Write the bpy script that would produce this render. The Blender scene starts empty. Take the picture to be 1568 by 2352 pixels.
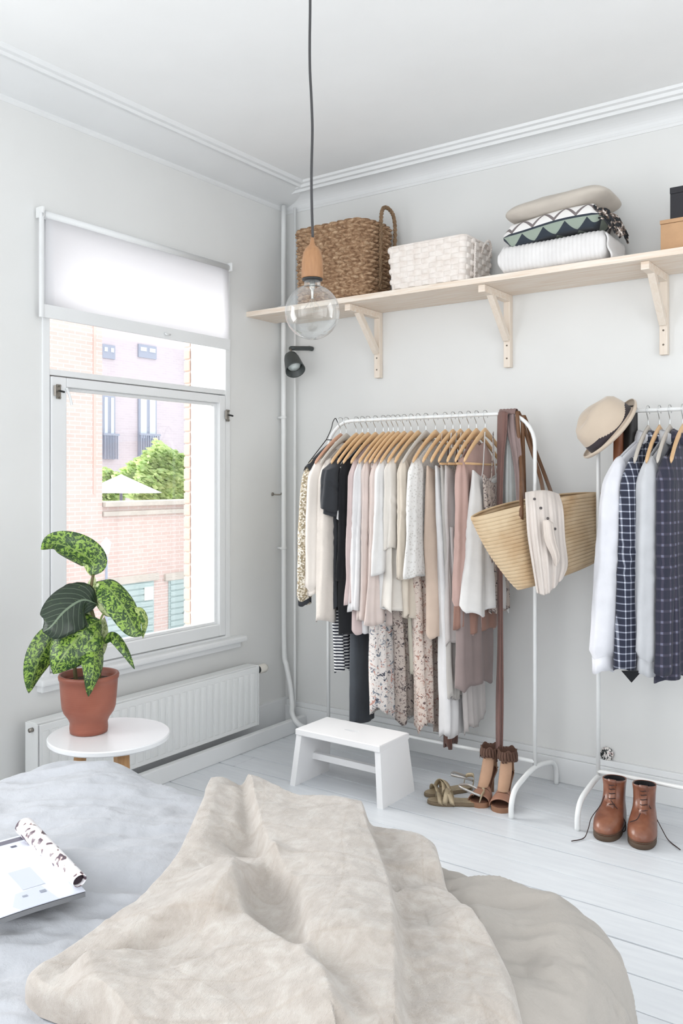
import bpy, bmesh, math, random
import numpy as np
from mathutils import Vector, Matrix
random.seed(4)
RNG = np.random.default_rng(7)
SC = bpy.context.scene
COL = SC.collection
PI = math.pi

# ------------------------------------------------------------------ camera
FPX, CAMH, YAW = 1978.0, 1.25, math.radians(35.4)
CAM = np.array([2.636, -3.438, CAMH])
cd = bpy.data.cameras.new('camera')
cd.sensor_fit = 'VERTICAL'
cd.sensor_height = 36.0
cd.lens = 36.0 * FPX / 2352.0
cd.shift_y = -76.0 / 2352.0
cd.clip_start = 0.05
cam = bpy.data.objects.new('camera', cd)
cam.location = CAM
cam.rotation_euler = (PI / 2, 0, YAW)
COL.objects.link(cam)
SC.camera = cam

# ------------------------------------------------------------------ world, sun, added fill lights, exposure
SC.view_settings.view_transform = 'Standard'
SC.view_settings.look = 'None'
SC.view_settings.gamma = 1.0
SC.view_settings.exposure = 0.20
SC.view_settings.use_curve_mapping = False
wd = bpy.data.worlds.new('overcast_sky')
SC.world = wd
wd.use_nodes = True
bgn = wd.node_tree.nodes['Background']
bgn.inputs[0].default_value = (0.96, 0.98, 1.0, 1)
bgn.inputs[1].default_value = 1.9

def lamp(name, kind, loc, rot, energy, color=(1, 1, 1), **kw):
    d = bpy.data.lights.new(name, kind)
    d.energy = energy
    d.color = color
    for k, v in kw.items():
        setattr(d, k, v)
    o = bpy.data.objects.new(name, d)
    o.location = loc
    o.rotation_euler = rot
    COL.objects.link(o)
    return o

def aim(dirv):
    return Vector(dirv).to_track_quat('-Z', 'Y').to_euler()

lamp('soft_daylight', 'SUN', (-4, -4, 6), aim((1.0, 0.38, -0.78)), 6.5, (1.0, 0.985, 0.96), angle=math.radians(55))
lamp('rear_fill_light', 'AREA', (2.3, -4.56, 1.55), aim((0, 1, 0.42)), 23.0, (0.98, 0.985, 1.0), shape='RECTANGLE', size=2.6, size_y=1.9)  # added fill from behind the camera, standing in for an unseen window
lamp('side_fill_light', 'AREA', (3.96, -2.3, 1.45), aim((-1, 0, 0.8)), 12.0, (0.98, 0.985, 1.0), shape='RECTANGLE', size=1.8, size_y=1.7)  # added fill from the unseen right wall, tilted up to brighten the ceiling
lamp('left_fill_light', 'AREA', (-0.18, -3.05, 1.50), aim((1, 0.55, 0.40)), 15.0, (0.97, 0.985, 1.0), shape='RECTANGLE', size=1.0, size_y=1.5)  # added fill on the left wall, in place of a guessed window out of view

# ------------------------------------------------------------------ pixel -> world helpers (design measurements)
_F = np.array([-math.sin(YAW), math.cos(YAW), 0.0])
_R = np.array([math.cos(YAW), math.sin(YAW), 0.0])
_U = np.array([0.0, 0.0, 1.0])
def ray(u, v): return _F + _R * (u - 784.0) / FPX - _U * (v - 1100.0) / FPX
def AX(u, v, x): d = ray(u, v); return CAM + d * ((x - CAM[0]) / d[0])
def AY(u, v, y): d = ray(u, v); return CAM + d * ((y - CAM[1]) / d[1])
def AZ(u, v, z): d = ray(u, v); return CAM + d * ((z - CAM[2]) / d[2])
def AD(u, v, dep): return CAM + ray(u, v) * dep
def depth_of(p): return float((np.array(p) - CAM) @ _F)

# ------------------------------------------------------------------ numpy noise
_tab = RNG.random((64, 64, 64))
def vnoise(x, y, z=0.0):
    x, y, z = np.broadcast_arrays(np.asarray(x, float), np.asarray(y, float), np.asarray(z, float))
    xi, yi, zi = np.floor(x).astype(int), np.floor(y).astype(int), np.floor(z).astype(int)
    fx, fy, fz = x - xi, y - yi, z - zi
    fx, fy, fz = [f * f * (3 - 2 * f) for f in (fx, fy, fz)]
    r = 0
    for a in (0, 1):
        for b in (0, 1):
            for c in (0, 1):
                w = (fx if a else 1 - fx) * (fy if b else 1 - fy) * (fz if c else 1 - fz)
                r = r + w * _tab[(xi + a) & 63, (yi + b) & 63, (zi + c) & 63]
    return r * 2 - 1
def fbm(x, y, z=0.0, o=4):
    r, a, f = 0, 1.0, 1.0
    for i in range(o):
        r = r + a * vnoise(np.asarray(x) * f + 11.3 * i, np.asarray(y) * f + 5.7 * i, np.asarray(z) * f)
        a *= 0.5; f *= 2.03
    return r
def sstep(a, b, x):
    t = np.clip((x - a) / (b - a), 0, 1)
    return t * t * (3 - 2 * t)
def spl(pts, n):
    """Catmull-Rom through pts, n samples"""
    P = np.array(pts, float)
    if len(P) == 2:
        t = np.linspace(0, 1, n)[:, None]
        return P[0] * (1 - t) + P[1] * t
    Q = np.vstack([2 * P[0] - P[1], P, 2 * P[-1] - P[-2]])
    ts = np.linspace(0, len(P) - 1, n)
    out = []
    for t in ts:
        i = min(int(t), len(P) - 2); f = t - i
        p0, p1, p2, p3 = Q[i], Q[i + 1], Q[i + 2], Q[i + 3]
        out.append(0.5 * ((2 * p1) + (-p0 + p2) * f + (2 * p0 - 5 * p1 + 4 * p2 - p3) * f * f + (-p0 + 3 * p1 - 3 * p2 + p3) * f ** 3))
    return np.array(out)

# ------------------------------------------------------------------ object helpers
def tag(o, label=None, cat=None, group=None, kind=None):
    if label: o['label'] = label
    if cat: o['category'] = cat
    if group: o['group'] = group
    if kind: o['kind'] = kind
    return o
def thing(name, label, cat, loc, group=None):
    o = bpy.data.objects.new(name, None)
    o.empty_display_size = 0.05
    o.location = loc
    COL.objects.link(o)
    return tag(o, label, cat, group)
def wloc(o):
    v = Vector((0, 0, 0))
    while o is not None:
        v = v + Vector(o.location); o = o.parent
    return v
class MB:
    """collects geometry in WORLD coordinates, build() links ONE mesh object"""
    def __init__(s):
        s.v = []; s.f = []; s.uv = []; s.n = 0
    def add(s, verts, faces, uvs=None):
        verts = np.asarray(verts, float).reshape(-1, 3)
        s.v.append(verts)
        k = s.n
        for f in faces:
            s.f.append([i + k for i in f])
            s.uv.append([uvs[i] for i in f] if uvs is not None else None)
        s.n += len(verts)
        return s
    def grid(s, P, cu=False, cv=False, cap0=False, cap1=False, uvscale=(1, 1)):
        P = np.asarray(P, float); a, b = P.shape[:2]
        V = P.reshape(-1, 3); F = []
        A = a if cu else a - 1; B = b if cv else b - 1
        for i in range(A):
            i2 = (i + 1) % a
            for j in range(B):
                j2 = (j + 1) % b
                F.append((i * b + j, i2 * b + j, i2 * b + j2, i * b + j2))
        if cap0: F.append(tuple(range(b)))
        if cap1: F.append(tuple((a - 1) * b + j for j in reversed(range(b))))
        uv = [(i / max(a - 1, 1) * uvscale[0], j / max(b - 1, 1) * uvscale[1]) for i in range(a) for j in range(b)]
        return s.add(V, F, uv)
    def box(s, c, h, rot=None, bev=0.0, taper=None):
        bm = bmesh.new()
        bmesh.ops.create_cube(bm, size=2.0)
        for v in bm.verts:
            k = 1.0
            if taper and v.co.z > 0: k = taper
            v.co = Vector((v.co.x * h[0] * k, v.co.y * h[1] * k, v.co.z * h[2]))
        if bev > 0:
            bmesh.ops.bevel(bm, geom=list(bm.edges), offset=bev, segments=2, affect='EDGES', profile=0.6)
        M = Matrix.Translation(Vector(c))
        if rot is not None: M = M @ rot.to_4x4()
        bm.transform(M)
        bm.verts.ensure_lookup_table(); bm.verts.index_update()
        s.add([tuple(v.co) for v in bm.verts], [[v.index for v in f.verts] for f in bm.faces])
        bm.free()
        return s
    def bb(s, x0, x1, y0, y1, z0, z1, bev=0.0):
        return s.box(((x0 + x1) / 2, (y0 + y1) / 2, (z0 + z1) / 2), (abs(x1 - x0) / 2, abs(y1 - y0) / 2, abs(z1 - z0) / 2), bev=bev)
    def tube(s, pts, r, n=10, caps=True, flat=None, up=(0, 0, 1)):
        P = np.array(pts, float); m = len(P)
        R = np.broadcast_to(np.asarray(r, float), (m,)) if np.ndim(r) <= 1 else r
        T = np.gradient(P, axis=0); T /= np.linalg.norm(T, axis=1)[:, None] + 1e-12
        upv = np.array(up, float)
        if abs(T[0] @ upv) > 0.95: upv = np.array([1.0, 0.0, 0.0])
        N = upv - T[0] * (T[0] @ upv); N /= np.linalg.norm(N)
        ang = np.linspace(0, 2 * PI, n, endpoint=False)
        G = np.zeros((m, n, 3))
        for i in range(m):
            N = N - T[i] * (T[i] @ N); N /= np.linalg.norm(N)
            B = np.cross(T[i], N)
            fa = 1.0 if flat is None else flat
            G[i] = P[i] + R[i] * (np.cos(ang)[:, None] * N * fa + np.sin(ang)[:, None] * B)
        return s.grid(G, cv=True, cap0=caps, cap1=caps)
    def lathe(s, prof, c, n=32, axis=(0, 0, 1), cap0=True, cap1=True, xdir=None):
        """prof: list of (radius, height)"""
        ax = np.array(axis, float); ax /= np.linalg.norm(ax)
        t = np.array([1.0, 0, 0]) if abs(ax[0]) < 0.9 else np.array([0, 1.0, 0])
        if xdir is not None: t = np.array(xdir, float)
        a = t - ax * (t @ ax); a /= np.linalg.norm(a); b = np.cross(ax, a)
        ang = np.linspace(0, 2 * PI, n, endpoint=False)
        G = np.array([[np.array(c) + ax * h + r * (a * math.cos(q) + b * math.sin(q)) for q in ang] for r, h in prof])
        return s.grid(G, cv=True, cap0=cap0, cap1=cap1)
    def strip(s, pts, wvec, th=0.002):
        """flat ribbon along pts; wvec = half width vector (or list), thickness th"""
        P = np.array(pts, float); W = np.broadcast_to(np.array(wvec, float), P.shape)
        T = np.gradient(P, axis=0)
        N = np.cross(T, W); N /= np.linalg.norm(N, axis=1)[:, None] + 1e-12
        N = N * th / 2
        G = np.stack([P - W + N, P + W + N, P + W - N, P - W - N], axis=1)
        return s.grid(G, cv=True, cap0=True, cap1=True)
    def build(s, name, mat, parent=None, smooth=True, sub=0, solid=0.0, label=None, kind=None, autosmooth=None):
        me = bpy.data.meshes.new(name)
        V = np.vstack(s.v)
        if parent is not None:
            V = V - np.array(wloc(parent))
        me.from_pydata([tuple(v) for v in V], [], s.f)
        ul = me.uv_layers.new(name='uv')
        i = 0
        flatuv = []
        for f, uv in zip(s.f, s.uv):
            if uv is None: flatuv += [0.0, 0.0] * len(f)
            else:
                for q in uv: flatuv += [q[0], q[1]]
        ul.data.foreach_set('uv', flatuv)
        me.materials.append(mat)
        if smooth:
            me.polygons.foreach_set('use_smooth', [True] * len(me.polygons))
        me.update()
        o = bpy.data.objects.new(name, me)
        COL.objects.link(o)
        if parent is not None: o.parent = parent
        if smooth and autosmooth:
            bm = bmesh.new(); bm.from_mesh(me)
            for e in bm.edges:
                if len(e.link_faces) == 2 and e.calc_face_angle(0) > autosmooth: e.smooth = False
            bm.to_mesh(me); bm.free()
        if solid:
            md = o.modifiers.new('thick', 'SOLIDIFY'); md.thickness = abs(solid); md.offset = -1.0 if solid > 0 else 1.0
        if sub:
            md = o.modifiers.new('sub', 'SUBSURF'); md.levels = sub; md.render_levels = sub
        if label: o['label'] = label
        if kind: o['kind'] = kind
        return o
def copy_tree(o, parent=None):
    c = o.copy(); COL.objects.link(c)
    if parent is not None: c.parent = parent
    for ch in list(o.children): copy_tree(ch, c)
    return c

# ------------------------------------------------------------------ materials
def srgb(r, g, b):
    def f(c):
        c = c / 255.0
        return c / 12.92 if c <= 0.04045 else ((c + 0.055) / 1.055) ** 2.4
    return (f(r), f(g), f(b), 1.0)
class Mat:
    def __init__(s, name, col=(0.8, 0.8, 0.8, 1), rough=0.5, metal=0.0, sheen=0.0, spec=None, trans=0.0, coat=0.0):
        s.m = bpy.data.materials.new(name); s.m.use_nodes = True
        s.t = s.m.node_tree; s.b = s.t.nodes['Principled BSDF']
        s.out = s.t.nodes['Material Output']
        i = s.b.inputs
        i['Base Color'].default_value = col; i['Roughness'].default_value = rough; i['Metallic'].default_value = metal
        i['Sheen Weight'].default_value = sheen; i['Coat Weight'].default_value = coat
        if spec is not None: i['Specular IOR Level'].default_value = spec
        s.col = s.b.inputs['Base Color']; s._co = None; s._bump = None; s.base = col
    def N(s, ty, **kw):
        n = s.t.nodes.new(ty)
        for k, v in kw.items():
            if k in n.inputs.keys(): n.inputs[k].default_value = v
            else: setattr(n, k, v)
        return n
    def L(s, a, b): s.t.links.new(a, b)
    def co(s, scale=(1, 1, 1), rot=(0, 0, 0), uv=False):
        tc = s.N('ShaderNodeTexCoord'); mp = s.N('ShaderNodeMapping')
        s.L(tc.outputs['UV' if uv else 'Object'], mp.inputs[0])
        mp.inputs['Scale'].default_value = scale; mp.inputs['Rotation'].default_value = rot
        return mp.outputs[0]
    def noise(s, scale=10, detail=4, rough=0.5, stretch=(1, 1, 1), dist=0.0, uv=False):
        n = s.N('ShaderNodeTexNoise', Scale=scale, Detail=detail, Roughness=rough, Distortion=dist)
        s.L(s.co(stretch, uv=uv), n.inputs['Vector']); return n.outputs['Fac']
    def vor(s, scale=10, feature='F1', stretch=(1, 1, 1), out='Distance', rnd=1.0):
        n = s.N('ShaderNodeTexVoronoi', feature=feature, Scale=scale, Randomness=rnd)
        s.L(s.co(stretch), n.inputs['Vector']); return n.outputs[out]
    def wave(s, scale=10, dirn='Z', dist=0.0, detail=0, uv=False, stretch=(1, 1, 1), rot=(0, 0, 0), profile='SIN'):
        n = s.N('ShaderNodeTexWave', Scale=scale, Distortion=dist, Detail=detail, bands_direction=dirn, wave_profile=profile)
        s.L(s.co(stretch, rot, uv=uv), n.inputs['Vector']); return n.outputs['Fac']
    def ramp(s, fac, stops, interp='LINEAR'):
        r = s.N('ShaderNodeValToRGB'); r.color_ramp.interpolation = interp
        e = r.color_ramp.elements
        while len(e) < len(stops): e.new(0.5)
        for k, (p, c) in zip(e, stops):
            k.position = p; k.color = c if len(c) == 4 else (*c, 1)
        s.L(fac, r.inputs[0]); return r.outputs[0]
    def mix(s, fac, a, b, mode='MIX'):
        n = s.N('ShaderNodeMix', data_type='RGBA', blend_type=mode)
        for sock, val in ((n.inputs[0], fac), (n.inputs[6], a), (n.inputs[7], b)):
            if hasattr(val, 'links') or isinstance(val, bpy.types.NodeSocket): s.L(val, sock)
            else: sock.default_value = val
        return n.outputs[2]
    def math(s, op, a, b=0.0, clamp=False):
        n = s.N('ShaderNodeMath', operation=op, use_clamp=clamp)
        for sock, val in ((n.inputs[0], a), (n.inputs[1], b)):
            if isinstance(val, bpy.types.NodeSocket): s.L(val, sock)
            else: sock.default_value = val
        return n.outputs[0]
    def setcol(s, c): s.L(c, s.col); return s
    def bump(s, h, strength=0.3, dist=0.002):
        b = s.N('ShaderNodeBump', Strength=strength, Distance=dist)
        s.L(h, b.inputs['Height'])
        if s._bump is not None: s.L(s._bump, b.inputs['Normal'])
        s._bump = b.outputs[0]; s.L(s._bump, s.b.inputs['Normal']); return s
    def translucent(s, w=0.3, col=None):
        tr = s.N('ShaderNodeBsdfTranslucent'); mx = s.N('ShaderNodeMixShader'); mx.inputs[0].default_value = w
        if s.col.links: s.L(s.col.links[0].from_socket, tr.inputs[0])
        else: tr.inputs[0].default_value = s.base
        s.L(s.b.outputs[0], mx.inputs[1]); s.L(tr.outputs[0], mx.inputs[2]); s.L(mx.outputs[0], s.out.inputs[0]); return s
    def vary(s, scale, amt, detail=4):
        """gentle colour variation around the base colour"""
        c = s.base
        a = (c[0] * (1 - amt), c[1] * (1 - amt), c[2] * (1 - amt), 1); b = tuple(min(1, q * (1 + amt * 0.6)) for q in c[:3]) + (1,)
        s.setcol(s.ramp(s.noise(scale, detail), [(0.3, a), (0.7, b)])); return s
def fabric(name, rgb, weave=900, bs=0.25, tr=0.12, sheen=0.15, wr=0.25):
    m = Mat(name, srgb(*rgb), rough=0.92, sheen=sheen, spec=0.15)
    m.vary(14, 0.06)
    m.bump(m.noise(30, 3), wr, 0.004)
    m.bump(m.noise(weave * 0.6, 2), bs, 0.0006)
    if tr: m.translucent(tr)
    return m.m
def paint(name, rgb, rough=0.5, bs=0.08, scale=60):
    m = Mat(name, srgb(*rgb), rough=rough); m.vary(3, 0.02)
    m.bump(m.noise(scale, 4), bs, 0.002)
    return m.m
# ------------------------------------------------------------------ structure
WX = -0.16           # window wall plane
CZ = 2.70            # ceiling
m_wall = paint('white_wall_paint', (226, 227, 226), 0.6, 0.05, 40)
m_ceil = paint('white_ceiling_paint', (243, 244, 244), 0.7, 0.03, 20)
m_trim = paint('white_gloss_paint', (232, 234, 235), 0.35, 0.04, 30)
m_metalw = paint('white_enamel', (234, 236, 236), 0.3, 0.02, 30)
m_dark = Mat('dark_gap', srgb(70, 70, 72), 0.8).m

def struct(mb, name, mat, parent=None, **kw):
    o = mb.build(name, mat, parent, smooth=kw.pop('smooth', False), **kw)
    if parent is None: o['kind'] = 'structure'
    return o

# floor: dark bed under separate painted planks running along x
m_plank = Mat('white_painted_boards', srgb(226, 229, 233), 0.32)
m_plank.setcol(m_plank.ramp(m_plank.noise(6, 5, stretch=(1, 8, 1)), [(0.3, srgb(213, 217, 222)), (0.7, srgb(222, 226, 230))]))
m_plank.bump(m_plank.noise(30, 4, stretch=(1, 10, 1)), 0.12, 0.002)
floor = struct(MB().bb(-0.5, 4.2, -4.8, 0.12, -0.08, -0.022), 'floor', Mat('floor_gap_grey', srgb(120, 118, 116), 0.9).m)
ys = [0.06, -0.075, -0.215, -0.36, -0.515, -0.656, -0.81, -0.95, -1.093, -1.24]
while ys[-1] > -4.6: ys.append(ys[-1] - 0.146)
gaps = [0.0016, 0.0016, 0.0022, 0.0016, 0.0022, 0.003, 0.0012, 0.0026, 0.0042, 0.0026]
joints = {4: 0.08, 14: 1.4}
for i in range(len(ys) - 1):
    g0 = gaps[i % 10] if i < 10 else 0.002; g1 = gaps[(i + 1) % 10]
    segs = [(-0.155, 4.1)]
    if i in joints: segs = [(-0.155, joints[i] - 0.0012), (joints[i] + 0.0012, 4.1)]
    for a, b in segs:
        struct(MB().bb(a, b, ys[i + 1] + g1, ys[i] - g0, -0.03, 0.0, bev=0.0018), 'plank', m_plank.m, floor)

# window wall with an opening
oy0, oy1, oz0, oz1 = -1.45, -0.42, 0.49, 2.26
wl = MB()
wl.bb(WX - 0.16, WX, -4.7, 0.0, -0.08, oz0)
wl.bb(WX - 0.16, WX, -4.7, 0.0, oz1, 2.82)
wl.bb(WX - 0.16, WX, -4.7, -3.57, oz0, oz1)  # unseen opening next to this pier, added for the left fill light
wl.bb(WX - 0.16, WX, -2.53, oy0, oz0, oz1)
wl.bb(WX - 0.16, WX, oy1, 0.0, oz0, oz1)
struct(wl, 'wall_left', m_wall)
# outer brick leaf around the opening (its reveal shows through the pane)
m_brick = Mat('orange_pink_brick', srgb(214, 170, 155), 0.85)
bt = m_brick.N('ShaderNodeTexBrick', Scale=1.0); bt.inputs['Brick Width'].default_value = 0.22; bt.inputs['Row Height'].default_value = 0.067
bt.inputs['Mortar Size'].default_value = 0.008
bt.inputs['Color1'].default_value = srgb(226, 196, 182); bt.inputs['Color2'].default_value = srgb(218, 180, 166); bt.inputs['Mortar'].default_value = srgb(225, 208, 200)
def brickco(m, node, flip=False):
    tc = m.N('ShaderNodeTexCoord'); sp = m.N('ShaderNodeSeparateXYZ'); cb = m.N('ShaderNodeCombineXYZ')
    m.L(tc.outputs['Object'], sp.inputs[0])
    ad = m.math('ADD', sp.outputs[0], sp.outputs[1])
    m.L(ad, cb.inputs[0]); m.L(sp.outputs[2], cb.inputs[1]); m.L(cb.outputs[0], node.inputs['Vector'])
brickco(m_brick, bt); m_brick.setcol(bt.outputs['Color'])
m_stone0 = Mat('lime_mortar', srgb(214, 200, 192), 0.9).m
m_brick = Mat('orange_pink_brick', srgb(222, 186, 170), 0.85).vary(6, 0.1)
wo = MB()
OB0, OB1, OY = WX - 0.262, WX - 0.226, -0.452
wo.bb(OB0, OB1, -3.0, oy0 + 0.0, -0.6, 3.0)
wo.bb(OB0, OB1, OY, 0.5, -0.6, 3.0)
wo.bb(OB0, OB1, oy0, OY, -0.6, 0.42)
wo.bb(OB0, OB1, oy0, OY, 2.4, 3.0)
lw_ = struct(wo, 'wall_left_outer_leaf', m_stone0)
_b0 = None
for k in range(34):
    z = 0.43 + k * 0.0585
    if _b0 is None:
        _b0 = MB().bb(OB0 - 0.004, OB1, OY - 0.006, OY + 0.095, z, z + 0.050, 0.003).build('brick', m_brick.m, lw_, smooth=False)
    else:
        c = _b0.copy(); COL.objects.link(c); c.parent = lw_; c.location = (0, 0, z - 0.43)

struct(MB().bb(-0.32, 4.25, 0.0, 0.15, -0.08, 2.82), 'wall_back', m_wall)
wr = MB()
for a in ((-4.7, -3.25, -0.08, 2.82), (-1.35, 0.15, -0.08, 2.82), (-3.25, -1.35, -0.08, 0.55), (-3.25, -1.35, 2.35, 2.82)):
    wr.bb(4.0, 4.2, *a)
struct(wr, 'wall_right', m_wall)
wf = MB()
for a in ((-0.32, 0.95, -0.08, 2.82), (3.65, 4.2, -0.08, 2.82), (0.95, 3.65, -0.08, 0.55), (0.95, 3.65, 2.55, 2.82)):
    wf.bb(a[0], a[1], -4.8, -4.6, a[2], a[3])
struct(wf, 'wall_front', m_wall)
struct(MB().bb(-0.32, 4.2, -4.8, 0.15, CZ, CZ + 0.12), 'ceiling', m_ceil)

# coves (plaster slopes with moulding) along both visible walls
def sweep(profile, axis, a, b, mb):
    """profile list of (horizontal, z); axis 'y' sweeps along y with horizontal = x, axis 'x' the other way"""
    G = []
    for t in (a, b):
        G.append([(h, t, z) if axis == 'y' else (t, h, z) for h, z in profile])
    return mb.grid(np.array(G), cv=True, cap0=True, cap1=True)
pl = [(WX - 0.01, 2.78), (WX - 0.01, 2.612), (WX + 0.004, 2.614), (WX + 0.012, 2.622), (WX + 0.012, 2.632)]
for t in np.linspace(0, 1, 8): pl.append((WX + 0.02 + 0.155 * t, 2.634 + 0.046 * t ** 1.2))
pl += [(0.022, 2.676), (0.036, 2.674), (0.042, 2.684), (0.058, 2.686), (0.064, 2.694), (0.070, 2.705), (0.07, 2.78)]
struct(sweep(pl, 'y', -4.6, 0.0, MB()), 'trim_1', m_trim)
pb = [(0.01, 2.78), (0.01, 2.602), (-0.004, 2.604), (-0.008, 2.614)]
for t in np.linspace(0, 1, 10): pb.append((-0.010 - 0.078 * (1 - math.cos(t * PI / 2)), 2.616 + 0.056 * math.sin(t * PI / 2)))
pb += [(-0.092, 2.663), (-0.104, 2.661), (-0.110, 2.672), (-0.124, 2.674), (-0.130, 2.686), (-0.142, 2.690), (-0.150, 2.705), (-0.15, 2.78)]
struct(sweep(pb, 'x', WX, 4.0, MB()), 'trim_2', m_trim)

# skirting: low boxed casing on the window side, board on the shelf wall
bl = MB(); bl.bb(-0.032, 0.0, -4.6, -0.03, 0.0, 0.068, 0.004)
struct(bl, 'baseboard_left', m_trim)
struct(MB().bb(WX - 0.005, WX + 0.022, -4.6, -0.0, 0.0, 0.135, 0.004), 'trim_3', m_trim)
bbm = MB(); bbm.bb(WX, 4.0, -0.028, 0.0, 0.0, 0.10, 0.003); bbm.bb(WX, 4.0, -0.018, 0.0, 0.10, 0.125, 0.003)
struct(bbm, 'baseboard_back', m_trim)

# window
win = thing('window_1', None, None, (WX, -0.93, oz0)); win['kind'] = 'structure'
XF = WX + 0.006
fr = MB()
fr.bb(XF - 0.23, XF, -1.45, -1.418, oz0, oz1, 0.003)
fr.bb(XF - 0.23, XF, -0.452, -0.42, oz0, oz1, 0.003)
fr.bb(XF - 0.23, XF, -1.418, -0.452, oz0, 0.512, 0.002)
fr.bb(XF - 0.23, XF, -1.418, -0.452, 2.235, oz1, 0.002)
struct(fr, 'frame', m_trim, win)
struct(MB().bb(XF - 0.09, XF - 0.002, -1.418, -0.452, 1.645, 1.668, 0.003), 'transom', m_trim, win)
sa = MB()
sa.bb(XF - 0.06, XF + 0.004, -1.414, -1.345, 0.518, 1.64, 0.004)
sa.bb(XF - 0.06, XF + 0.004, -0.497, -0.456, 0.518, 1.64, 0.004)
sa.bb(XF - 0.06, XF + 0.004, -1.345, -0.497, 0.518, 0.572, 0.004)
sa.bb(XF - 0.06, XF + 0.004, -1.345, -0.497, 1.604, 1.64, 0.004)
sash = struct(sa, 'sash', m_trim, win)
bd = MB()
for (a, b, c, d) in ((-1.345, -1.333, 0.572, 1.604), (-0.509, -0.497, 0.572, 1.604), (-1.333, -0.509, 0.572, 0.584), (-1.333, -0.509, 1.592, 1.604)):
    bd.bb(XF - 0.045, XF - 0.018, a, b, c, d, 0.002)
struct(bd, 'glazing_bead', m_trim, sash)
m_glass = Mat('window_glass', (1, 1, 1, 1), 0.02)
tr = m_glass.N('ShaderNodeBsdfTransparent'); gl = m_glass.N('ShaderNodeBsdfGlossy'); gl.inputs['Roughness'].default_value = 0.02
mx = m_glass.N('ShaderNodeMixShader'); fz = m_glass.N('ShaderNodeFresnel', IOR=1.35)
m_glass.L(fz.outputs[0], mx.inputs[0]); m_glass.L(tr.outputs[0], mx.inputs[1]); m_glass.L(gl.outputs[0], mx.inputs[2]); m_glass.L(mx.outputs[0], m_glass.out.inputs[0])
struct(MB().bb(XF - 0.036, XF - 0.032, -1.345, -0.497, 0.572, 1.604), 'pane', m_glass.m, sash)
struct(MB().bb(XF - 0.06, XF - 0.056, -1.418, -0.452, 1.668, 2.235), 'pane', m_glass.m, win)
m_metal = Mat('aged_nickel', srgb(150, 145, 138), 0.35, metal=0.9).m
m_black = Mat('black_metal', srgb(38, 40, 41), 0.45, metal=0.2).m
for (yc_, zc_) in ((-1.385, 1.585), (-0.445, 1.55)):
    h = MB()
    h.bb(XF + 0.004, XF + 0.007, yc_ - 0.009, yc_ + 0.012, zc_ - 0.030, zc_ + 0.026, 0.001)
    h.lathe([(0.005, -0.02), (0.005, 0.02)], (XF + 0.014, yc_ - 0.02, zc_), 12)
    for q in (-0.024, 0.02):
        h.lathe([(0.004, 0), (0.004, 0.004)], (XF + 0.010, yc_ + 0.004, zc_ + q), 8, axis=(1, 0, 0))
        h.lathe([(0.004, 0), (0.004, 0.004)], (XF + 0.010, yc_ - 0.008, zc_ + q), 8, axis=(1, 0, 0))
    hb = struct(h, 'hinge', m_metal, win)
    struct(MB().tube([(XF + 0.012, yc_, zc_), (XF + 0.03, yc_ - 0.008, zc_ - 0.002), (XF + 0.03, yc_ + 0.01, zc_ - 0.004)], 0.004, 8), 'pivot', m_black, hb)
stay = MB().tube(spl([(XF + 0.008, -1.35, 1.60), (XF + 0.012, -1.338, 1.57), (XF + 0.012, -1.328, 1.535)], 8), 0.0055, 8)
struct(stay, 'stay', m_trim, win)
sill = MB()
sill.bb(WX - 0.01, WX + 0.055, -1.485, -0.35, 0.478, 0.503, 0.008)
sill.bb(WX - 0.01, WX + 0.03, -1.47, -0.37, 0.45, 0.478, 0.006)
struct(sill, 'trim_4', m_trim)

# roller blind
rb = thing('roller_blind', 'translucent white roller blind pulled a third of the way down the window', 'blind', (WX + 0.04, -0.965, 2.24))
m_blind = Mat('blind_cloth', srgb(248, 248, 250), 0.9)
m_blind.bump(m_blind.noise(700, 2), 0.15, 0.0006); m_blind.translucent(0.56)
XB = WX + 0.032
G = np.array([[(XB + 0.001 * math.sin(9 * a), y, z) for z in np.linspace(2.235, 1.90, 6)] for a, y in zip(np.linspace(0, 1, 24), np.linspace(-1.455, -0.462, 24))])
MB().grid(G).build('cloth', m_blind.m, rb, solid=0.0012)
br = MB(); br.bb(XB - 0.004, XB + 0.008, -1.472, -0.455, 1.852, 1.902, 0.003)
rail_b = br.build('bottom_rail', m_trim, rb, smooth=False)
pull = MB().tube([(XB + 0.012, -0.87, 1.875), (XB + 0.02, -0.87, 1.868), (XB + 0.012, -0.84, 1.872)], 0.004, 8)
pull.build('pull_tab', m_metalw, rail_b)
MB().lathe([(0.016, -0.5), (0.016, 0.5)], (XB - 0.008, -0.962, 2.238), 20, axis=(0, 1, 0)).build('roller', m_trim, rb)
for y in (-1.475, -0.45):
    MB().bb(XB - 0.026, XB + 0.014, y - 0.006, y + 0.006, 2.222, 2.262, 0.003).build('bracket', m_metalw, rb, smooth=False)
MB().bb(XB + 0.0, XB + 0.014, -1.486, -1.472, 1.85, 2.24, 0.003).build('side_guide', m_trim, rb, smooth=False)

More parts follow.
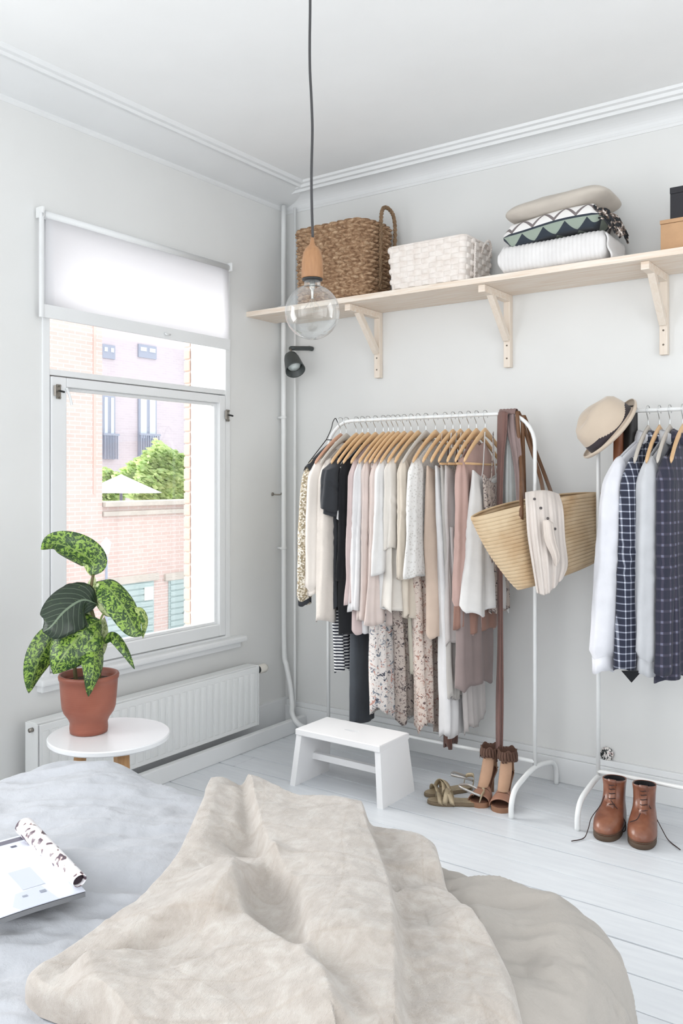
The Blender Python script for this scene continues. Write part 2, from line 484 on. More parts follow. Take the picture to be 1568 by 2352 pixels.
# ------------------------------------------------------------------ outside, over the street
SX = -9.0
def brickmat(name, c1, c2, mo):
    m = Mat(name, c1, 0.9)
    b = m.N('ShaderNodeTexBrick', Scale=1.0)
    for k, v in (('Brick Width', 0.22), ('Row Height', 0.07), ('Mortar Size', 0.009), ('Color1', c1), ('Color2', c2), ('Mortar', mo)): b.inputs[k].default_value = v
    brickco(m, b)
    m.setcol(m.mix(m.noise(0.8, 3), b.outputs['Color'], m.mix(0.25, b.outputs['Color'], mo)))
    return m.m
m_b1 = brickmat('pink_brick_facade', srgb(206, 184, 178), srgb(199, 175, 168), srgb(208, 198, 194))
m_b2 = brickmat('mauve_brick_facade', srgb(196, 188, 196), srgb(190, 182, 190), srgb(198, 192, 198))
m_stone = Mat('pale_stone', srgb(196, 190, 182), 0.9).vary(3, 0.1).m
m_fglass = Mat('facade_glass', srgb(205, 216, 232), 0.2).m
m_ffr = Mat('facade_grey_frame', srgb(150, 158, 176), 0.5).m
m_teal = Mat('teal_shutter', srgb(170, 188, 188), 0.6).m
def YX(u, v, x): p = AX(u, v, x); return p[1], p[2]
# front low garage building
gb = thing('garage_building', 'low pink brick building with teal doors across the street', 'building', (SX - 1, YX(340, 1200, SX)[0], -3.2))
yA, _ = YX(100, 1200, SX); yB, _ = YX(700, 1200, SX)
yC, zC = YX(340, 1160, SX)
MB().bb(SX - 0.5, SX, YX(232, 1100, SX)[0] + 0.001, yB + 2, -3.4, 0.78).build('wall', m_b1, gb, smooth=False)
MB().bb(SX - 0.5, SX + 0.06, YX(234, 1200, SX)[0], yB + 2, 0.62, 0.70, 0.01).build('lower_coping', m_stone, gb, smooth=False)
MB().bb(SX - 0.6, SX + 0.10, YX(234, 1200, SX)[0], yB + 2, 0.78, 0.86, 0.01).build('coping', m_stone, gb, smooth=False)
for (ua, ub, vt) in ((240, 352, 1340), (386, 440, 1330)):
    y0 = YX(ua, vt, SX)[0]; y1 = YX(ub, vt, SX)[0]; z1 = YX((ua + ub) / 2, vt, SX)[1]
    dr = MB().bb(SX - 0.05, SX + 0.02, y0, y1, -3.3, z1, 0.01).build('garage_door', m_teal, gb, smooth=False)
    sl = MB()
    for z in np.arange(-3.2, z1, 0.11): sl.bb(SX + 0.02, SX + 0.035, y0 + 0.03, y1 - 0.03, z, z + 0.09, 0.01)
    sl.build('slats', m_teal, dr, smooth=False, kind='stuff')
    MB().bb(SX - 0.01, SX + 0.05, y0 - 0.1, y1 + 0.1, z1, z1 + 0.13, 0.01).build('lintel', m_stone, gb, smooth=False)
    sg = MB()
    if ua < 300:
        yy = YX(338, 1350, SX)[0]; sg.bb(SX + 0.036, SX + 0.05, yy - 0.1, yy + 0.1, z1 - 0.33, z1 - 0.1)
    else:
        yy, zz = YX(428, 1390, SX); sg.add([(SX + 0.045, yy - 0.12, zz - 0.15), (SX + 0.045, yy + 0.12, zz - 0.15), (SX + 0.045, yy, zz + 0.13)], [(0, 1, 2)])
    sg.build('notice', Mat('notice_white', srgb(240, 240, 232), 0.7).m, dr, smooth=False)
# tall building on the left
tb = thing('brick_building', 'tall pink brick building corner seen at the left of the window', 'building', (SX, YX(120, 1200, SX)[0], -3.2))
MB().bb(SX - 4, SX + 0.03, yA - 4, YX(232, 1100, SX)[0], -3.4, 6.0).build('wall', m_b1, tb, smooth=False)
MB().bb(SX + 0.03, SX + 0.045, YX(212, 1000, SX)[0] - 0.01, YX(216, 1000, SX)[0], 1.0, 6.0).build('rain_pipe', Mat('pink_pipe', srgb(215, 180, 172), 0.6).m, tb, smooth=False)
# back block
BX = -17.0
bk = thing('apartment_block', 'mauve brick apartment block with tall narrow windows behind the tree', 'building', (BX - 1, YX(340, 1000, BX)[0], -3.2))
MB().bb(BX - 3, BX, YX(60, 1000, BX)[0], YX(452, 1000, BX)[0], -3.4, 10).build('wall', m_b2, bk, smooth=False)
MB().bb(BX, BX + 0.08, YX(427, 1000, BX)[0], YX(431, 1000, BX)[0], -3, 10).build('rain_pipe', m_ffr, bk, smooth=False)
for (ua, ub) in ((233, 262), (316, 357)):
    for (va, vb) in ((790, 826), (905, 1055)):
        y0, z1 = YX(ua, va, BX); y1, z0 = YX(ub, vb, BX)
        w = MB().bb(BX - 0.02, BX + 0.05, y0, y1, z0, z1).build('window', m_ffr, bk, smooth=False)
        n = 2
        for k in range(n):
            a = y0 + (y1 - y0) * k / n + 0.06; b = y0 + (y1 - y0) * (k + 1) / n - 0.06
            MB().bb(BX + 0.05, BX + 0.07, a, b, z0 + 0.08 + (z1 - z0) * 0.28, z1 - 0.08).build('pane', m_fglass, w, smooth=False)
        if va > 900:
            zr = YX(ua, 1000, BX)[1]
            r = MB()
            for y in np.linspace(y0, y1, 9): r.bb(BX + 0.14, BX + 0.17, y - 0.012, y + 0.012, z0, zr)
            r.bb(BX + 0.13, BX + 0.18, y0 - 0.05, y1 + 0.05, zr, zr + 0.06)
            r.build('railing', m_ffr, w, smooth=False)
# trees behind the wall: leaf clusters
def tree(name, label, x, pix, rad, nleaf, seed, mats, zt=-3.3):
    rg = np.random.default_rng(seed)
    y, z = YX(pix[0], pix[1], x)
    t = thing(name, label, 'tree', (x, y, zt), 'trees across the street')
    MB().tube(spl([(x, y, zt), (x + 0.1, y + 0.1, zt + (z - zt) * 0.5), (x, y, z)], 10), np.linspace(0.14, 0.05, 10), 8).build('trunk', Mat('bark', srgb(120, 105, 90), 0.9).m, t)
    for q, mt in enumerate(mats):
        m = MB(); V = []; F = []
        for i in range(nleaf):
            d = rg.normal(size=3); d /= np.linalg.norm(d)
            lump = 0.75 + 0.35 * fbm(d[0] * 2 + seed, d[1] * 2, d[2] * 2, 3)
            c = np.array([x, y, z]) + d * np.array([0.7, 1, 0.75]) * rad * lump * rg.uniform(0.55, 1.0) ** 0.5
            n = rg.normal(size=3); n /= np.linalg.norm(n); a = np.cross(n, [0.3, 0.2, 1]); a /= np.linalg.norm(a); b = np.cross(n, a)
            s = rg.uniform(0.05, 0.11); k = len(V)
            V += [c - a * s, c + b * s * 0.45, c + a * s, c - b * s * 0.45]; F.append((k, k + 1, k + 2, k + 3))
        m.add(V, F); m.build('foliage', mt, t, smooth=False, kind='stuff')
def leafmat(nm, c):
    m = Mat(nm, srgb(*c), 0.6); m.vary(2, 0.2); m.translucent(0.4); return m.m
gm = [leafmat('light_leaf', (206, 226, 160)), leafmat('mid_leaf', (182, 208, 146))]
tree('broadleaf_tree', 'pale green leafy tree rising behind the garage coping', -11.6, (362, 1098), 1.0, 3800, 3, gm)
tree('shrub_tree', 'smaller green tree beside the tall brick corner', -14.2, (262, 1120), 0.68, 1300, 5, gm)
tree('shrub_tree', 'green tree beside the window reveal behind the garage coping', -14.0, (420, 1112), 0.82, 1800, 8, gm)
# white parasol behind the coping
y, z = YX(278, 1103, -11.0)
ps = thing('parasol', 'white garden parasol behind the coping of the low brick building', 'parasol', (-11, y, -3.3))
ang = np.linspace(0, 2 * PI, 9)[:-1]
V = [(-11, y, z + 0.12)] + [(-11 + 1.0 * math.cos(a), y + 0.62 * math.sin(a), z - 0.25) for a in ang]
MB().add(V, [(0, i + 1, (i + 1) % 8 + 1) for i in range(8)]).build('canopy', Mat('parasol_white', srgb(238, 238, 240), 0.8).m, ps, smooth=False)
MB().tube([(-11, y, -3.3), (-11, y, z)], 0.03, 8).build('pole', m_ffr, ps)
# street lamp
LX = -6.6
y, z = YX(244, 1258, LX)
st = thing('street_lamp', 'white square lantern on a thin post seen through the window', 'street lamp', (LX, y, -3.3))
MB().tube([(LX, y, -3.3), (LX, y, z - 0.12)], 0.018, 8).build('pole', m_ffr, st)
MB().lathe([(0.045, -0.09), (0.085, 0.05), (0.09, 0.065), (0.035, 0.11), (0.01, 0.14)], (LX, y, z), 4).build('lantern', Mat('lantern_white', srgb(205, 208, 214), 0.4).m, st, smooth=False)
struct(MB().bb(-22, WX - 0.34, -9, 14, -3.5, -3.4), 'street_ground', Mat('pavement_grey', srgb(190, 188, 186), 0.9).vary(1, 0.08).m)
# ------------------------------------------------------------------ shelf on the long wall
m_pine = Mat('pale_pine', srgb(232, 220, 206), 0.6)
m_pine.setcol(m_pine.mix(m_pine.ramp(m_pine.noise(5, 4, stretch=(1, 14, 14), dist=1.0), [(0.35, (0, 0, 0)), (0.7, (1, 1, 1))]), srgb(238, 228, 216), srgb(226, 207, 188)))
m_pine.bump(m_pine.noise(20, 4, stretch=(1, 12, 12)), 0.1, 0.001)
m_pinev = Mat('pale_pine_bracket', srgb(232, 222, 210), 0.6)
m_pinev.setcol(m_pinev.mix(m_pinev.noise(6, 4, stretch=(12, 12, 1), dist=1.0), srgb(240, 232, 222), srgb(222, 206, 188)))
m_screw = Mat('screw_steel', srgb(120, 110, 100), 0.4, metal=0.8).m
SZ0, SZ1 = 2.036, 2.060
sh = thing('wall_shelf', 'long pale pine shelf on wooden brackets across the wall above the clothes', 'shelf', (1.0, -0.15, SZ0))
MB().bb(-0.098, 2.45, -0.300, -0.002, SZ0, SZ1, 0.0).bb(WX, -0.098, -0.300, -0.082, SZ0, SZ1, 0.0).build('board', m_pine.m, sh, smooth=False)
for bx_ in (0.418, 1.080, 1.728, 2.36):
    b = MB().bb(bx_ - 0.015, bx_ + 0.015, -0.030, -0.001, 1.727, SZ0 - 0.0, 0.002).build('bracket', m_pinev.m, sh, smooth=False)
    MB().bb(bx_ - 0.015, bx_ + 0.015, -0.272, -0.030, SZ0 - 0.030, SZ0 - 0.0005, 0.002).build('arm', m_pine.m, b, smooth=False)
    ang = math.atan2(0.155, 0.150)
    MB().box((bx_, -0.112, 1.932), (0.0135, 0.118, 0.013), Matrix.Rotation(ang, 3, 'X') @ Matrix.Rotation(PI / 2, 3, 'X') if False else Matrix.Rotation(-ang - 0.02, 3, 'X'), 0.002).build('brace', m_pinev.m, b, smooth=False)
    for z in (1.765, 1.82): MB().lathe([(0.004, 0), (0.0035, 0.001)], (bx_, -0.0302, z), 8, axis=(0, -1, 0)).build('screw', m_screw, b)

# woven displaced rounded-box basket
def rrect(hx, hy, r, n):
    """n points around a rounded rectangle, with arclength, normals"""
    P = []
    L = [2 * (hx - r), 2 * (hy - r)]; arc = PI / 2 * r
    tot = 2 * (L[0] + L[1]) + 4 * arc
    out = []
    for i in range(n):
        s_ = tot * i / n
        segs = [('l', (-(hx - r), -hy), (1, 0), L[0], (0, -1)), ('a', (hx - r, -(hy - r)), -PI / 2, arc, None),
                ('l', (hx, -(hy - r)), (0, 1), L[1], (1, 0)), ('a', (hx - r, hy - r), 0.0, arc, None),
                ('l', (hx - r, hy), (-1, 0), L[0], (0, 1)), ('a', (-(hx - r), hy - r), PI / 2, arc, None),
                ('l', (-hx, hy - r), (0, -1), L[1], (-1, 0)), ('a', (-(hx - r), -(hy - r)), PI, arc, None)]
        for k, p, d, ln, nn in segs:
            if s_ <= ln + 1e-9:
                if k == 'l': out.append((p[0] + d[0] * s_, p[1] + d[1] * s_, nn[0], nn[1], tot * i / n))
                else:
                    a = d + s_ / r; out.append((p[0] + r * math.cos(a), p[1] + r * math.sin(a), math.cos(a), math.sin(a), tot * i / n))
                break
            s_ -= ln
    return np.array(out), tot
def basket_body(cx, cy, z0, hx, hy, r, h, flare, weave, n, m, rot=0.0, wall=0.012):
    R, tot = rrect(hx, hy, r, n)
    G = []
    ca, sa_ = math.cos(rot), math.sin(rot)
    def ring(k, z, off, disp):
        x = R[:, 0] * k + R[:, 2] * (off + disp); y = R[:, 1] * k + R[:, 3] * (off + disp)
        return np.stack([cx + x * ca - y * sa_, cy + x * sa_ + y * ca, np.full(len(x), 0.0) + z], 1)
    G.append(ring(0.02, z0 + 0.002, 0, 0)); G.append(ring(0.93, z0 + 0.001, -0.004, 0))
    for j in range(m + 1):
        t = j / m
        d = weave(R[:, 4], t * h, tot)
        G.append(ring(1 + flare * t, z0 + 0.002 + t * h, 0, d))
    for t in (1.0, 0.9, 0.5, 0.12): G.append(ring(1 + flare * t, z0 + t * h - (0.0 if t == 1 else 0.0), -wall, 0))
    G.append(ring(0.02, z0 + 0.12 * h, 0, 0))
    return np.array(G)
m_sea = Mat('brown_seagrass', srgb(176, 138, 102), 0.85)
m_sea.setcol(m_sea.ramp(m_sea.noise(55, 3, rough=0.6), [(0.25, srgb(112, 80, 56)), (0.5, srgb(166, 134, 104)), (0.75, srgb(206, 180, 150))]))
m_sea.bump(m_sea.noise(240, 3), 0.5, 0.0015)
bs = thing('seagrass_basket', 'tall brown braided seagrass basket with rope handles on the shelf', 'basket', (0.36, -0.165, SZ1))
def w_br(s_, z, tot):
    nc = round(tot / 0.040); row = z / 0.0190; ri = np.floor(row); fr_ = row - ri
    ph = s_ / tot * nc * 2 * PI + ri * PI + (fr_ - 0.5) * 2.4 * np.where(ri % 2 == 0, 1, -1)
    wob = 0.003 * vnoise(s_ * 30, z * 30)
    return 0.020 * np.abs(np.sin(ph / 2)) ** 0.7 * np.sin(PI * fr_) ** 0.6 + wob
G = basket_body(0.318, -0.160, SZ1, 0.188, 0.126, 0.075, 0.345, 0.05, w_br, 560, 220)
G[:, :, 2] += 0.004 * fbm(G[:, :, 0] * 9, G[:, :, 1] * 9, 0, 2) * sstep(2.1, 2.38, G[:, :, 2])
MB().grid(G, cv=True).build('body', m_sea.m, bs)
m_rope = Mat('twisted_rope', srgb(150, 122, 94), 0.85); m_rope.bump(m_rope.wave(60, 'DIAGONAL'), 0.8, 0.003); m_rope.vary(40, 0.25)
def handle_loop(x, y, z0, dy, h, r, lean=0.0):
    return spl([(x - 0.002, y - dy * 0.9, z0 - 0.30), (x + 0.004, y - dy, z0 - 0.1), (x + 0.006, y - dy, z0), (x + 0.004 + lean * 0.6, y - dy * 0.75, z0 + h * 0.75), (x + lean, y, z0 + h), (x + 0.004 + lean * 0.6, y + dy * 0.75, z0 + h * 0.75), (x + 0.006, y + dy, z0), (x + 0.004, y + dy, z0 - 0.1)], 60)
def rope(pts, r, tw=14):
    m = MB(); P = np.array(pts); n = len(P)
    T = np.gradient(P, axis=0); T /= np.linalg.norm(T, axis=1)[:, None]
    up = np.array([0.3, 1, 0.1]); 
    for k in range(2):
        a = np.arange(n) / n * 2 * PI * tw + k * PI
        N = np.cross(T, up); N /= np.linalg.norm(N, axis=1)[:, None]; B = np.cross(T, N)
        m.tube(P + (N * np.cos(a)[:, None] + B * np.sin(a)[:, None]) * r * 0.5, r * 0.72, 7)
    return m
rope(handle_loop(0.532, -0.120, SZ1 + 0.34, 0.060, 0.085, 0.007), 0.0085, 14).build('handle', m_rope.m, bs)
rope(handle_loop(0.106, -0.165, SZ1 + 0.34, 0.055, -0.03, 0.007, -0.02), 0.0085, 12).build('handle', m_rope.m, bs)

m_crm = Mat('whitewashed_weave', srgb(226, 217, 210), 0.8)
m_crm.setcol(m_crm.ramp(m_crm.noise(30, 4), [(0.3, srgb(224, 214, 206)), (0.6, srgb(236, 229, 223))]))
m_crm.bump(m_crm.noise(120, 3, stretch=(1, 1, 4)), 0.35, 0.001)
b2 = thing('rectangular_basket', 'low cream rectangular basket woven from wide whitewashed strips', 'basket', (0.905, -0.165, SZ1))
def w_cr(s_, z, tot):
    nc = 2 * round(tot / 0.066); row = z / 0.0225; ri = np.floor(row); fr_ = row - ri
    c = s_ / tot * nc; ci = np.floor(c); fc = c - ci
    over = ((ci + ri) % 2 == 0)
    hump = np.sin(PI * fc) ** 0.35 * np.sin(PI * fr_) ** 0.3
    return np.where(over, 0.0085 * hump, 0.0008 * np.sin(PI * fc) ** 0.3)
G = basket_body(0.835, -0.172, SZ1, 0.176, 0.122, 0.022, 0.180, 0.06, w_cr, 900, 120)
MB().grid(G, cv=True).build('body', m_crm.m, b2)
R_, _t = rrect(0.176 * 1.06, 0.122 * 1.06, 0.024, 80)
ringp = [(0.835 + a, -0.172 + b, SZ1 + 0.181) for a, b in R_[:, :2]]; ringp.append(ringp[0])
MB().tube(ringp, 0.0055, 8, caps=False).build('rim', m_crm.m, b2)
rope(spl([(1.025, -0.225, SZ1 + 0.005), (1.027, -0.225, SZ1 + 0.10), (1.029, -0.224, SZ1 + 0.165)], 30), 0.005, 8).build('handle', m_crm.m, b2)
rope(spl([(1.023, -0.155, SZ1 + 0.135), (1.029, -0.15, SZ1 + 0.165), (1.041, -0.125, SZ1 + 0.192), (1.037, -0.095, SZ1 + 0.165), (1.025, -0.09, SZ1 + 0.13)], 40), 0.005, 8).build('handle', m_crm.m, b2)

# folded textiles stack: soft slab = rounded, slumping box made of a superellipse loft
def softslab(cx, cy, z0, hx, hy, h, seed, corner=0.5, sag=0.0, n=90, m=26, edge=1.0, pinch=0.0, rot=0.0, amp=0.004, fr=9):
    """closed cushion/fold: latitudinal rings"""
    G = []
    for j in range(m + 1):
        ph = -PI / 2 + PI * j / m
        cz = math.sin(ph); cr = max(math.cos(ph), 0.0) ** edge
        row = []
        for i in range(n):
            a = 2 * PI * i / n; c, s_ = math.cos(a), math.sin(a)
            e = corner
            x = math.copysign(abs(c) ** e, c); y = math.copysign(abs(s_) ** e, s_)
            row.append((hx * x * cr, hy * y * cr, 0.5 * h * cz))
        G.append(row)
    G = np.array(G)
    rr = np.sqrt((G[:, :, 0] / hx) ** 2 + (G[:, :, 1] / hy) ** 2)
    if pinch: G[:, :, 2] *= (1 - pinch * np.clip(rr - 0.6, 0, 1))
    G[:, :, 2] += amp * fbm(G[:, :, 0] * fr + seed, G[:, :, 1] * fr, 0, 3) - sag * (G[:, :, 0] / hx) ** 2
    ca, sn = math.cos(rot), math.sin(rot)
    X = cx + G[:, :, 0] * ca - G[:, :, 1] * sn; Y = cy + G[:, :, 0] * sn + G[:, :, 1] * ca
    return np.stack([X, Y, z0 + h / 2 + G[:, :, 2]], 2)
m_rib = fabric('white_ribbed_knit', (236, 234, 233), 500, 0.2, 0.05, 0.3)
def folded(cx, cy, z0, hx, hy, h, layers, seed, ribs=0.0, nr=60):
    """S-folded blanket seen from the fold side: cross section stack extruded in x with rounded front"""
    mb = MB(); th = h / layers
    for k in range(layers):
        zc = z0 + th * (k + 0.5)
        n = 30; G = []
        for x in np.linspace(-hx, hx, nr * 4 + 1):
            sec = []
            for i in range(n):
                a = 2 * PI * i / n; c, s_ = math.cos(a), math.sin(a)
                e = 0.35
                y = math.copysign(abs(c) ** e, c) * hy; z = math.copysign(abs(s_) ** (0.75), s_) * th * 0.52
                r = ribs * (0.5 + 0.5 * math.cos(x / hx * PI * nr)) if c < 0.9 else 0
                y -= r if c < 0 else -r
                z += 0.5 * r * (1 if s_ > 0 else -1)
                sec.append((cx + x, cy + y, zc + z))
            G.append(sec)
        G = np.array(G)
        endr = np.clip((np.abs(G[:, :, 0] - cx) - hx + 0.02) / 0.02, 0, 1) ** 2
        G[:, :, 2] = zc + (G[:, :, 2] - zc) * (1 - 0.5 * endr)
        G[:, :, 2] += 0.004 * fbm(G[:, :, 0] * 6 + k + seed, G[:, :, 1] * 6, 0, 2)
        mb.grid(G, cv=True, cap0=True, cap1=True)
    return mb
bl1 = thing('folded_blanket', 'white ribbed knitted blanket folded at the bottom of the textile stack on the shelf', 'blanket', (1.42, -0.17, SZ1))
folded(1.375, -0.165, SZ1 + 0.003, 0.212, 0.130, 0.112, 1, 2, 0.0042, 26).build('cloth', m_rib, bl1)
MB().grid(np.array([[(1.585 + 0.02 * t + 0.004 * math.sin(t * 9), -0.28 + s_ * 0.2, SZ1 + 0.10 - 0.095 * t) for t in np.linspace(0, 1, 10)] for s_ in np.linspace(0, 1, 20)])).build('loose_edge', m_rib, bl1, solid=0.006)
fr2 = MB()
for i in range(9):
    x0 = 1.59 + 0.008 * i; fr2.tube(spl([(x0, -0.24 + 0.012 * i, SZ1 + 0.02), (x0 + 0.012, -0.245 + 0.012 * i, SZ1 + 0.008), (x0 + 0.03, -0.25 + 0.014 * i, SZ1 + 0.004)], 6), 0.0022, 5)
fr2.build('fringe', fabric('grey_fringe', (150, 145, 135), 300), bl1, kind='stuff')
# zigzag cushion
m_zig = Mat('zigzag_cloth', srgb(230, 228, 226), 0.9, sheen=0.1)
tc = m_zig.N('ShaderNodeTexCoord'); sp = m_zig.N('ShaderNodeSeparateXYZ'); m_zig.L(tc.outputs['UV'], sp.inputs[0])
U, Vv = sp.outputs[0], sp.outputs[1]
tri = m_zig.math('MULTIPLY', m_zig.math('ABSOLUTE', m_zig.math('SUBTRACT', m_zig.math('FRACT', m_zig.math('MULTIPLY', U, 4.6)), 0.5)), 2.0)   # 0..1 triangle wave
low = m_zig.math('LESS_THAN', Vv, 0.5)
dk, sg_, wh, gr = srgb(46, 54, 64), srgb(150, 162, 150), srgb(232, 230, 228), srgb(120, 112, 112)
lowtri = m_zig.math('LESS_THAN', m_zig.math('MULTIPLY', tri, 0.40), m_zig.math('SUBTRACT', Vv, 0.05))
cl = m_zig.mix(lowtri, dk, sg_)
line = m_zig.math('LESS_THAN', m_zig.math('ABSOLUTE', m_zig.math('SUBTRACT', m_zig.math('SUBTRACT', Vv, 0.56), m_zig.math('MULTIPLY', tri, 0.34))), 0.055)
ch = m_zig.mix(line, wh, gr)
edge = m_zig.math('LESS_THAN', m_zig.math('ABSOLUTE', m_zig.math('SUBTRACT', Vv, 0.5)), 0.03)
cc = m_zig.mix(low, ch, cl); cc = m_zig.mix(edge, cc, dk)
m_zig.setcol(cc); m_zig.bump(m_zig.noise(600, 2), 0.3, 0.0006)
zc = thing('zigzag_cushion', 'flat dark blue and white zigzag patterned throw folded in the middle of the stack', 'blanket', (1.43, -0.17, SZ1 + 0.115))
mbz = MB(); G = []; n = 60
z0z, hz = SZ1 + 0.120, 0.088
for i, x in enumerate(np.linspace(-0.215, 0.195, 70)):
    t = i / 69; sec = []
    ends = min(1.0, (min(t, 1 - t) + 0.02) * 14) ** 0.5
    for j in range(40):
        v = j / 39
        if v < 0.72: q = v / 0.72; a = PI * 1.5 - PI * q; y = -0.125 - 0.0 + 0.030 * (math.cos(a)) ; z = 0.5 * hz * math.sin(a) * -1
        else: y = -0.125 + (v - 0.72) / 0.28 * 0.25; z = 0.5 * hz
        sec.append((1.43 + x, -0.170 + y, z))
    G.append(sec)
G = np.array(G)
# profile: front bulge from bottom to top, then the top going back, then close with the back
F_ = []
for i, x in enumerate(np.linspace(-0.205, 0.19, 70)):
    t = i / 69; e = min(1.0, (min(t, 1 - t) * 9 + 0.25))
    sec = []
    for j in range(36):
        v = j / 35; a = -PI / 2 + PI * v
        sec.append((1.385 + x, -0.275 - 0.022 * math.cos(a) * e, z0z + hz / 2 + hz / 2 * math.sin(a) * e + 0.006 * math.sin(x * 14 + 1) + 0.012 * (x / 0.2)))
    sec += [(1.385 + x, -0.06, sec[-1][2]), (1.385 + x, -0.05, z0z + hz / 2), (1.385 + x, -0.06, sec[0][2])]
    F_.append(sec)
F_ = np.array(F_); a_, b_ = F_.shape[:2]
uv = []
for i in range(a_):
    for j in range(b_): uv.append((i / (a_ - 1), min(j / 35, 1.0)))
VV = F_.reshape(-1, 3); FF = []
for i in range(a_ - 1):
    for j in range(b_ - 1): FF.append((i * b_ + j, (i + 1) * b_ + j, (i + 1) * b_ + j + 1, i * b_ + j + 1))
    FF.append((i * b_ + b_ - 1, (i + 1) * b_ + b_ - 1, (i + 1) * b_, i * b_))
FF += [tuple(range(b_)), tuple((a_ - 1) * b_ + j for j in reversed(range(b_)))]
mbz.add(VV, FF, uv); mbz.build('cloth', m_zig.m, zc)
tas = MB(); rg = np.random.default_rng(3)
for i in range(34):
    y = -0.29 + 0.2 * rg.random(); z = z0z + 0.085 - 0.05 * rg.random()
    L_ = 0.03 + 0.05 * rg.random()
    tas.tube(spl([(1.565, y, z), (1.585 + 0.01 * rg.random(), y, z - 0.01), (1.595 + 0.3 * L_, y, z - L_)], 6), 0.0042, 5)
m_tas = Mat('mixed_tassel_yarn', srgb(60, 60, 60), 0.9)
m_tas.setcol(m_tas.ramp(m_tas.noise(60, 2), [(0.42, srgb(40, 42, 46)), (0.5, srgb(120, 105, 95)), (0.6, srgb(215, 205, 198))], 'CONSTANT'))
tas.build('tassels', m_tas.m, zc, kind='stuff')
rope(spl([(1.55, -0.30, z0z + 0.08), (1.61, -0.29, z0z + 0.03), (1.65, -0.26, z0z - 0.035)], 24), 0.006, 6).build('corner_tassel', m_tas.m, zc)
# linen cushion on top
lc = thing('linen_cushion', 'flat beige linen cushion on top of the textile stack', 'cushion', (1.44, -0.17, SZ1 + 0.21))
G = softslab(1.385, -0.175, SZ1 + 0.206, 0.205, 0.140, 0.082, 3, corner=0.36, pinch=0.35, edge=0.55, amp=0.005, fr=8, rot=0.03)
G[:, :, 2] += 0.012 * (G[:, :, 0] - 1.38) / 0.2
MB().grid(G, cv=True).build('cloth', fabric('beige_linen', (200, 192, 182), 420, 0.4, 0.03), lc)
# box and black bottle at the right end
tbx = thing('kraft_box', 'plain light brown cardboard box standing at the right end of the shelf', 'box', (1.93, -0.19, SZ1))
m_kraft = Mat('kraft_board', srgb(190, 152, 116), 0.8).vary(20, 0.08).m
MB().bb(1.782, 2.05, -0.27, -0.10, SZ1 + 0.001, SZ1 + 0.098, 0.002).build('body', m_kraft, tbx, smooth=False)
MB().bb(1.780, 2.052, -0.272, -0.098, SZ1 + 0.099, SZ1 + 0.113, 0.002).build('lid', m_kraft, tbx, smooth=False)
bb_ = thing('black_box', 'tall narrow black box standing on the brown cardboard box', 'box', (1.9, -0.2, SZ1 + 0.114))
MB().bb(1.806, 1.90, -0.235, -0.14, SZ1 + 0.114, SZ1 + 0.212, 0.002).build('body', Mat('matte_black_card', srgb(34, 34, 40), 0.6).m, bb_, smooth=False)
MB().bb(1.805, 1.901, -0.236, -0.139, SZ1 + 0.2125, SZ1 + 0.235, 0.002).build('lid', Mat('matte_black_card_lid', srgb(34, 34, 40), 0.6).m, bb_, smooth=False)

# ------------------------------------------------------------------ pendant lamp
pd = AD(714, 640, 1.96)
px_, py_, pz_ = pd
pl_ = thing('pendant_lamp', 'pendant lamp with brown wooden socket and large clear globe bulb on a dark cord', 'lamp', (px_, py_, CZ))
m_cord = Mat('dark_fabric_cord', srgb(62, 62, 64), 0.8).m
cp = [(718, 545), (716, 480), (715, 400), (717, 300), (715, 230), (711.5, 160), (711, 90), (712, 10)]
pts = [AD(u, v, 1.96) for u, v in cp]
pts.append(np.array([pts[-1][0], pts[-1][1], 2.5])); pts.append(np.array([px_, py_, CZ]))
MB().tube(spl(pts, 60), 0.0030, 10).build('cord', m_cord, pl_)
MB().lathe([(0.0, 0), (0.05, 0), (0.05, -0.02), (0.02, -0.035), (0.0, -0.036)], (px_, py_, CZ), 32, cap0=False, cap1=False).build('ceiling_rose', m_metalw, pl_)
m_sock = Mat('oak_socket', srgb(160, 118, 82), 0.55); m_sock.setcol(m_sock.mix(m_sock.noise(30, 4, stretch=(6, 6, 1)), srgb(168, 126, 88), srgb(136, 96, 64)))
sp_ = AD(717, 640, 1.96)
s1 = 1.96 / FPX
MB().lathe([(0, 95 * s1), (4 * s1, 94 * s1), (5.5 * s1, 82 * s1), (8 * s1, 76 * s1), (16 * s1, 69 * s1), (21 * s1, 58 * s1), (24 * s1, 40 * s1), (25 * s1, 18 * s1), (25 * s1, 3 * s1), (24 * s1, 0), (0, 0)], sp_, 40, cap0=False, cap1=False).build('socket', m_sock.m, pl_)
MB().lathe([(23.5 * s1, 0), (23.5 * s1, -4 * s1), (14 * s1, -5 * s1)], sp_, 32).build('collar', m_black, pl_)
m_bulb = Mat('bulb_glass', (1, 1, 1, 1), 0.0)
tr = m_bulb.N('ShaderNodeBsdfTransparent'); tr.inputs[0].default_value = (0.97, 0.98, 0.98, 1)
gl = m_bulb.N('ShaderNodeBsdfGlossy'); gl.inputs['Roughness'].default_value = 0.03
mx = m_bulb.N('ShaderNodeMixShader'); lw = m_bulb.N('ShaderNodeLayerWeight', Blend=0.28)
m_bulb.L(m_bulb.math('ADD', m_bulb.math('MULTIPLY', lw.outputs['Facing'], 0.75), 0.03), mx.inputs[0])
m_bulb.L(tr.outputs[0], mx.inputs[1]); m_bulb.L(gl.outputs[0], mx.inputs[2]); m_bulb.L(mx.outputs[0], m_bulb.out.inputs[0])
R_b = 63 * s1
prof = [(18 * s1, -5 * s1), (18.5 * s1, -14 * s1)]
czb = -77 * s1
for a in np.linspace(0.48, PI, 26): prof.append((max(R_b * math.sin(a), 1e-4), czb + R_b * math.cos(a)))
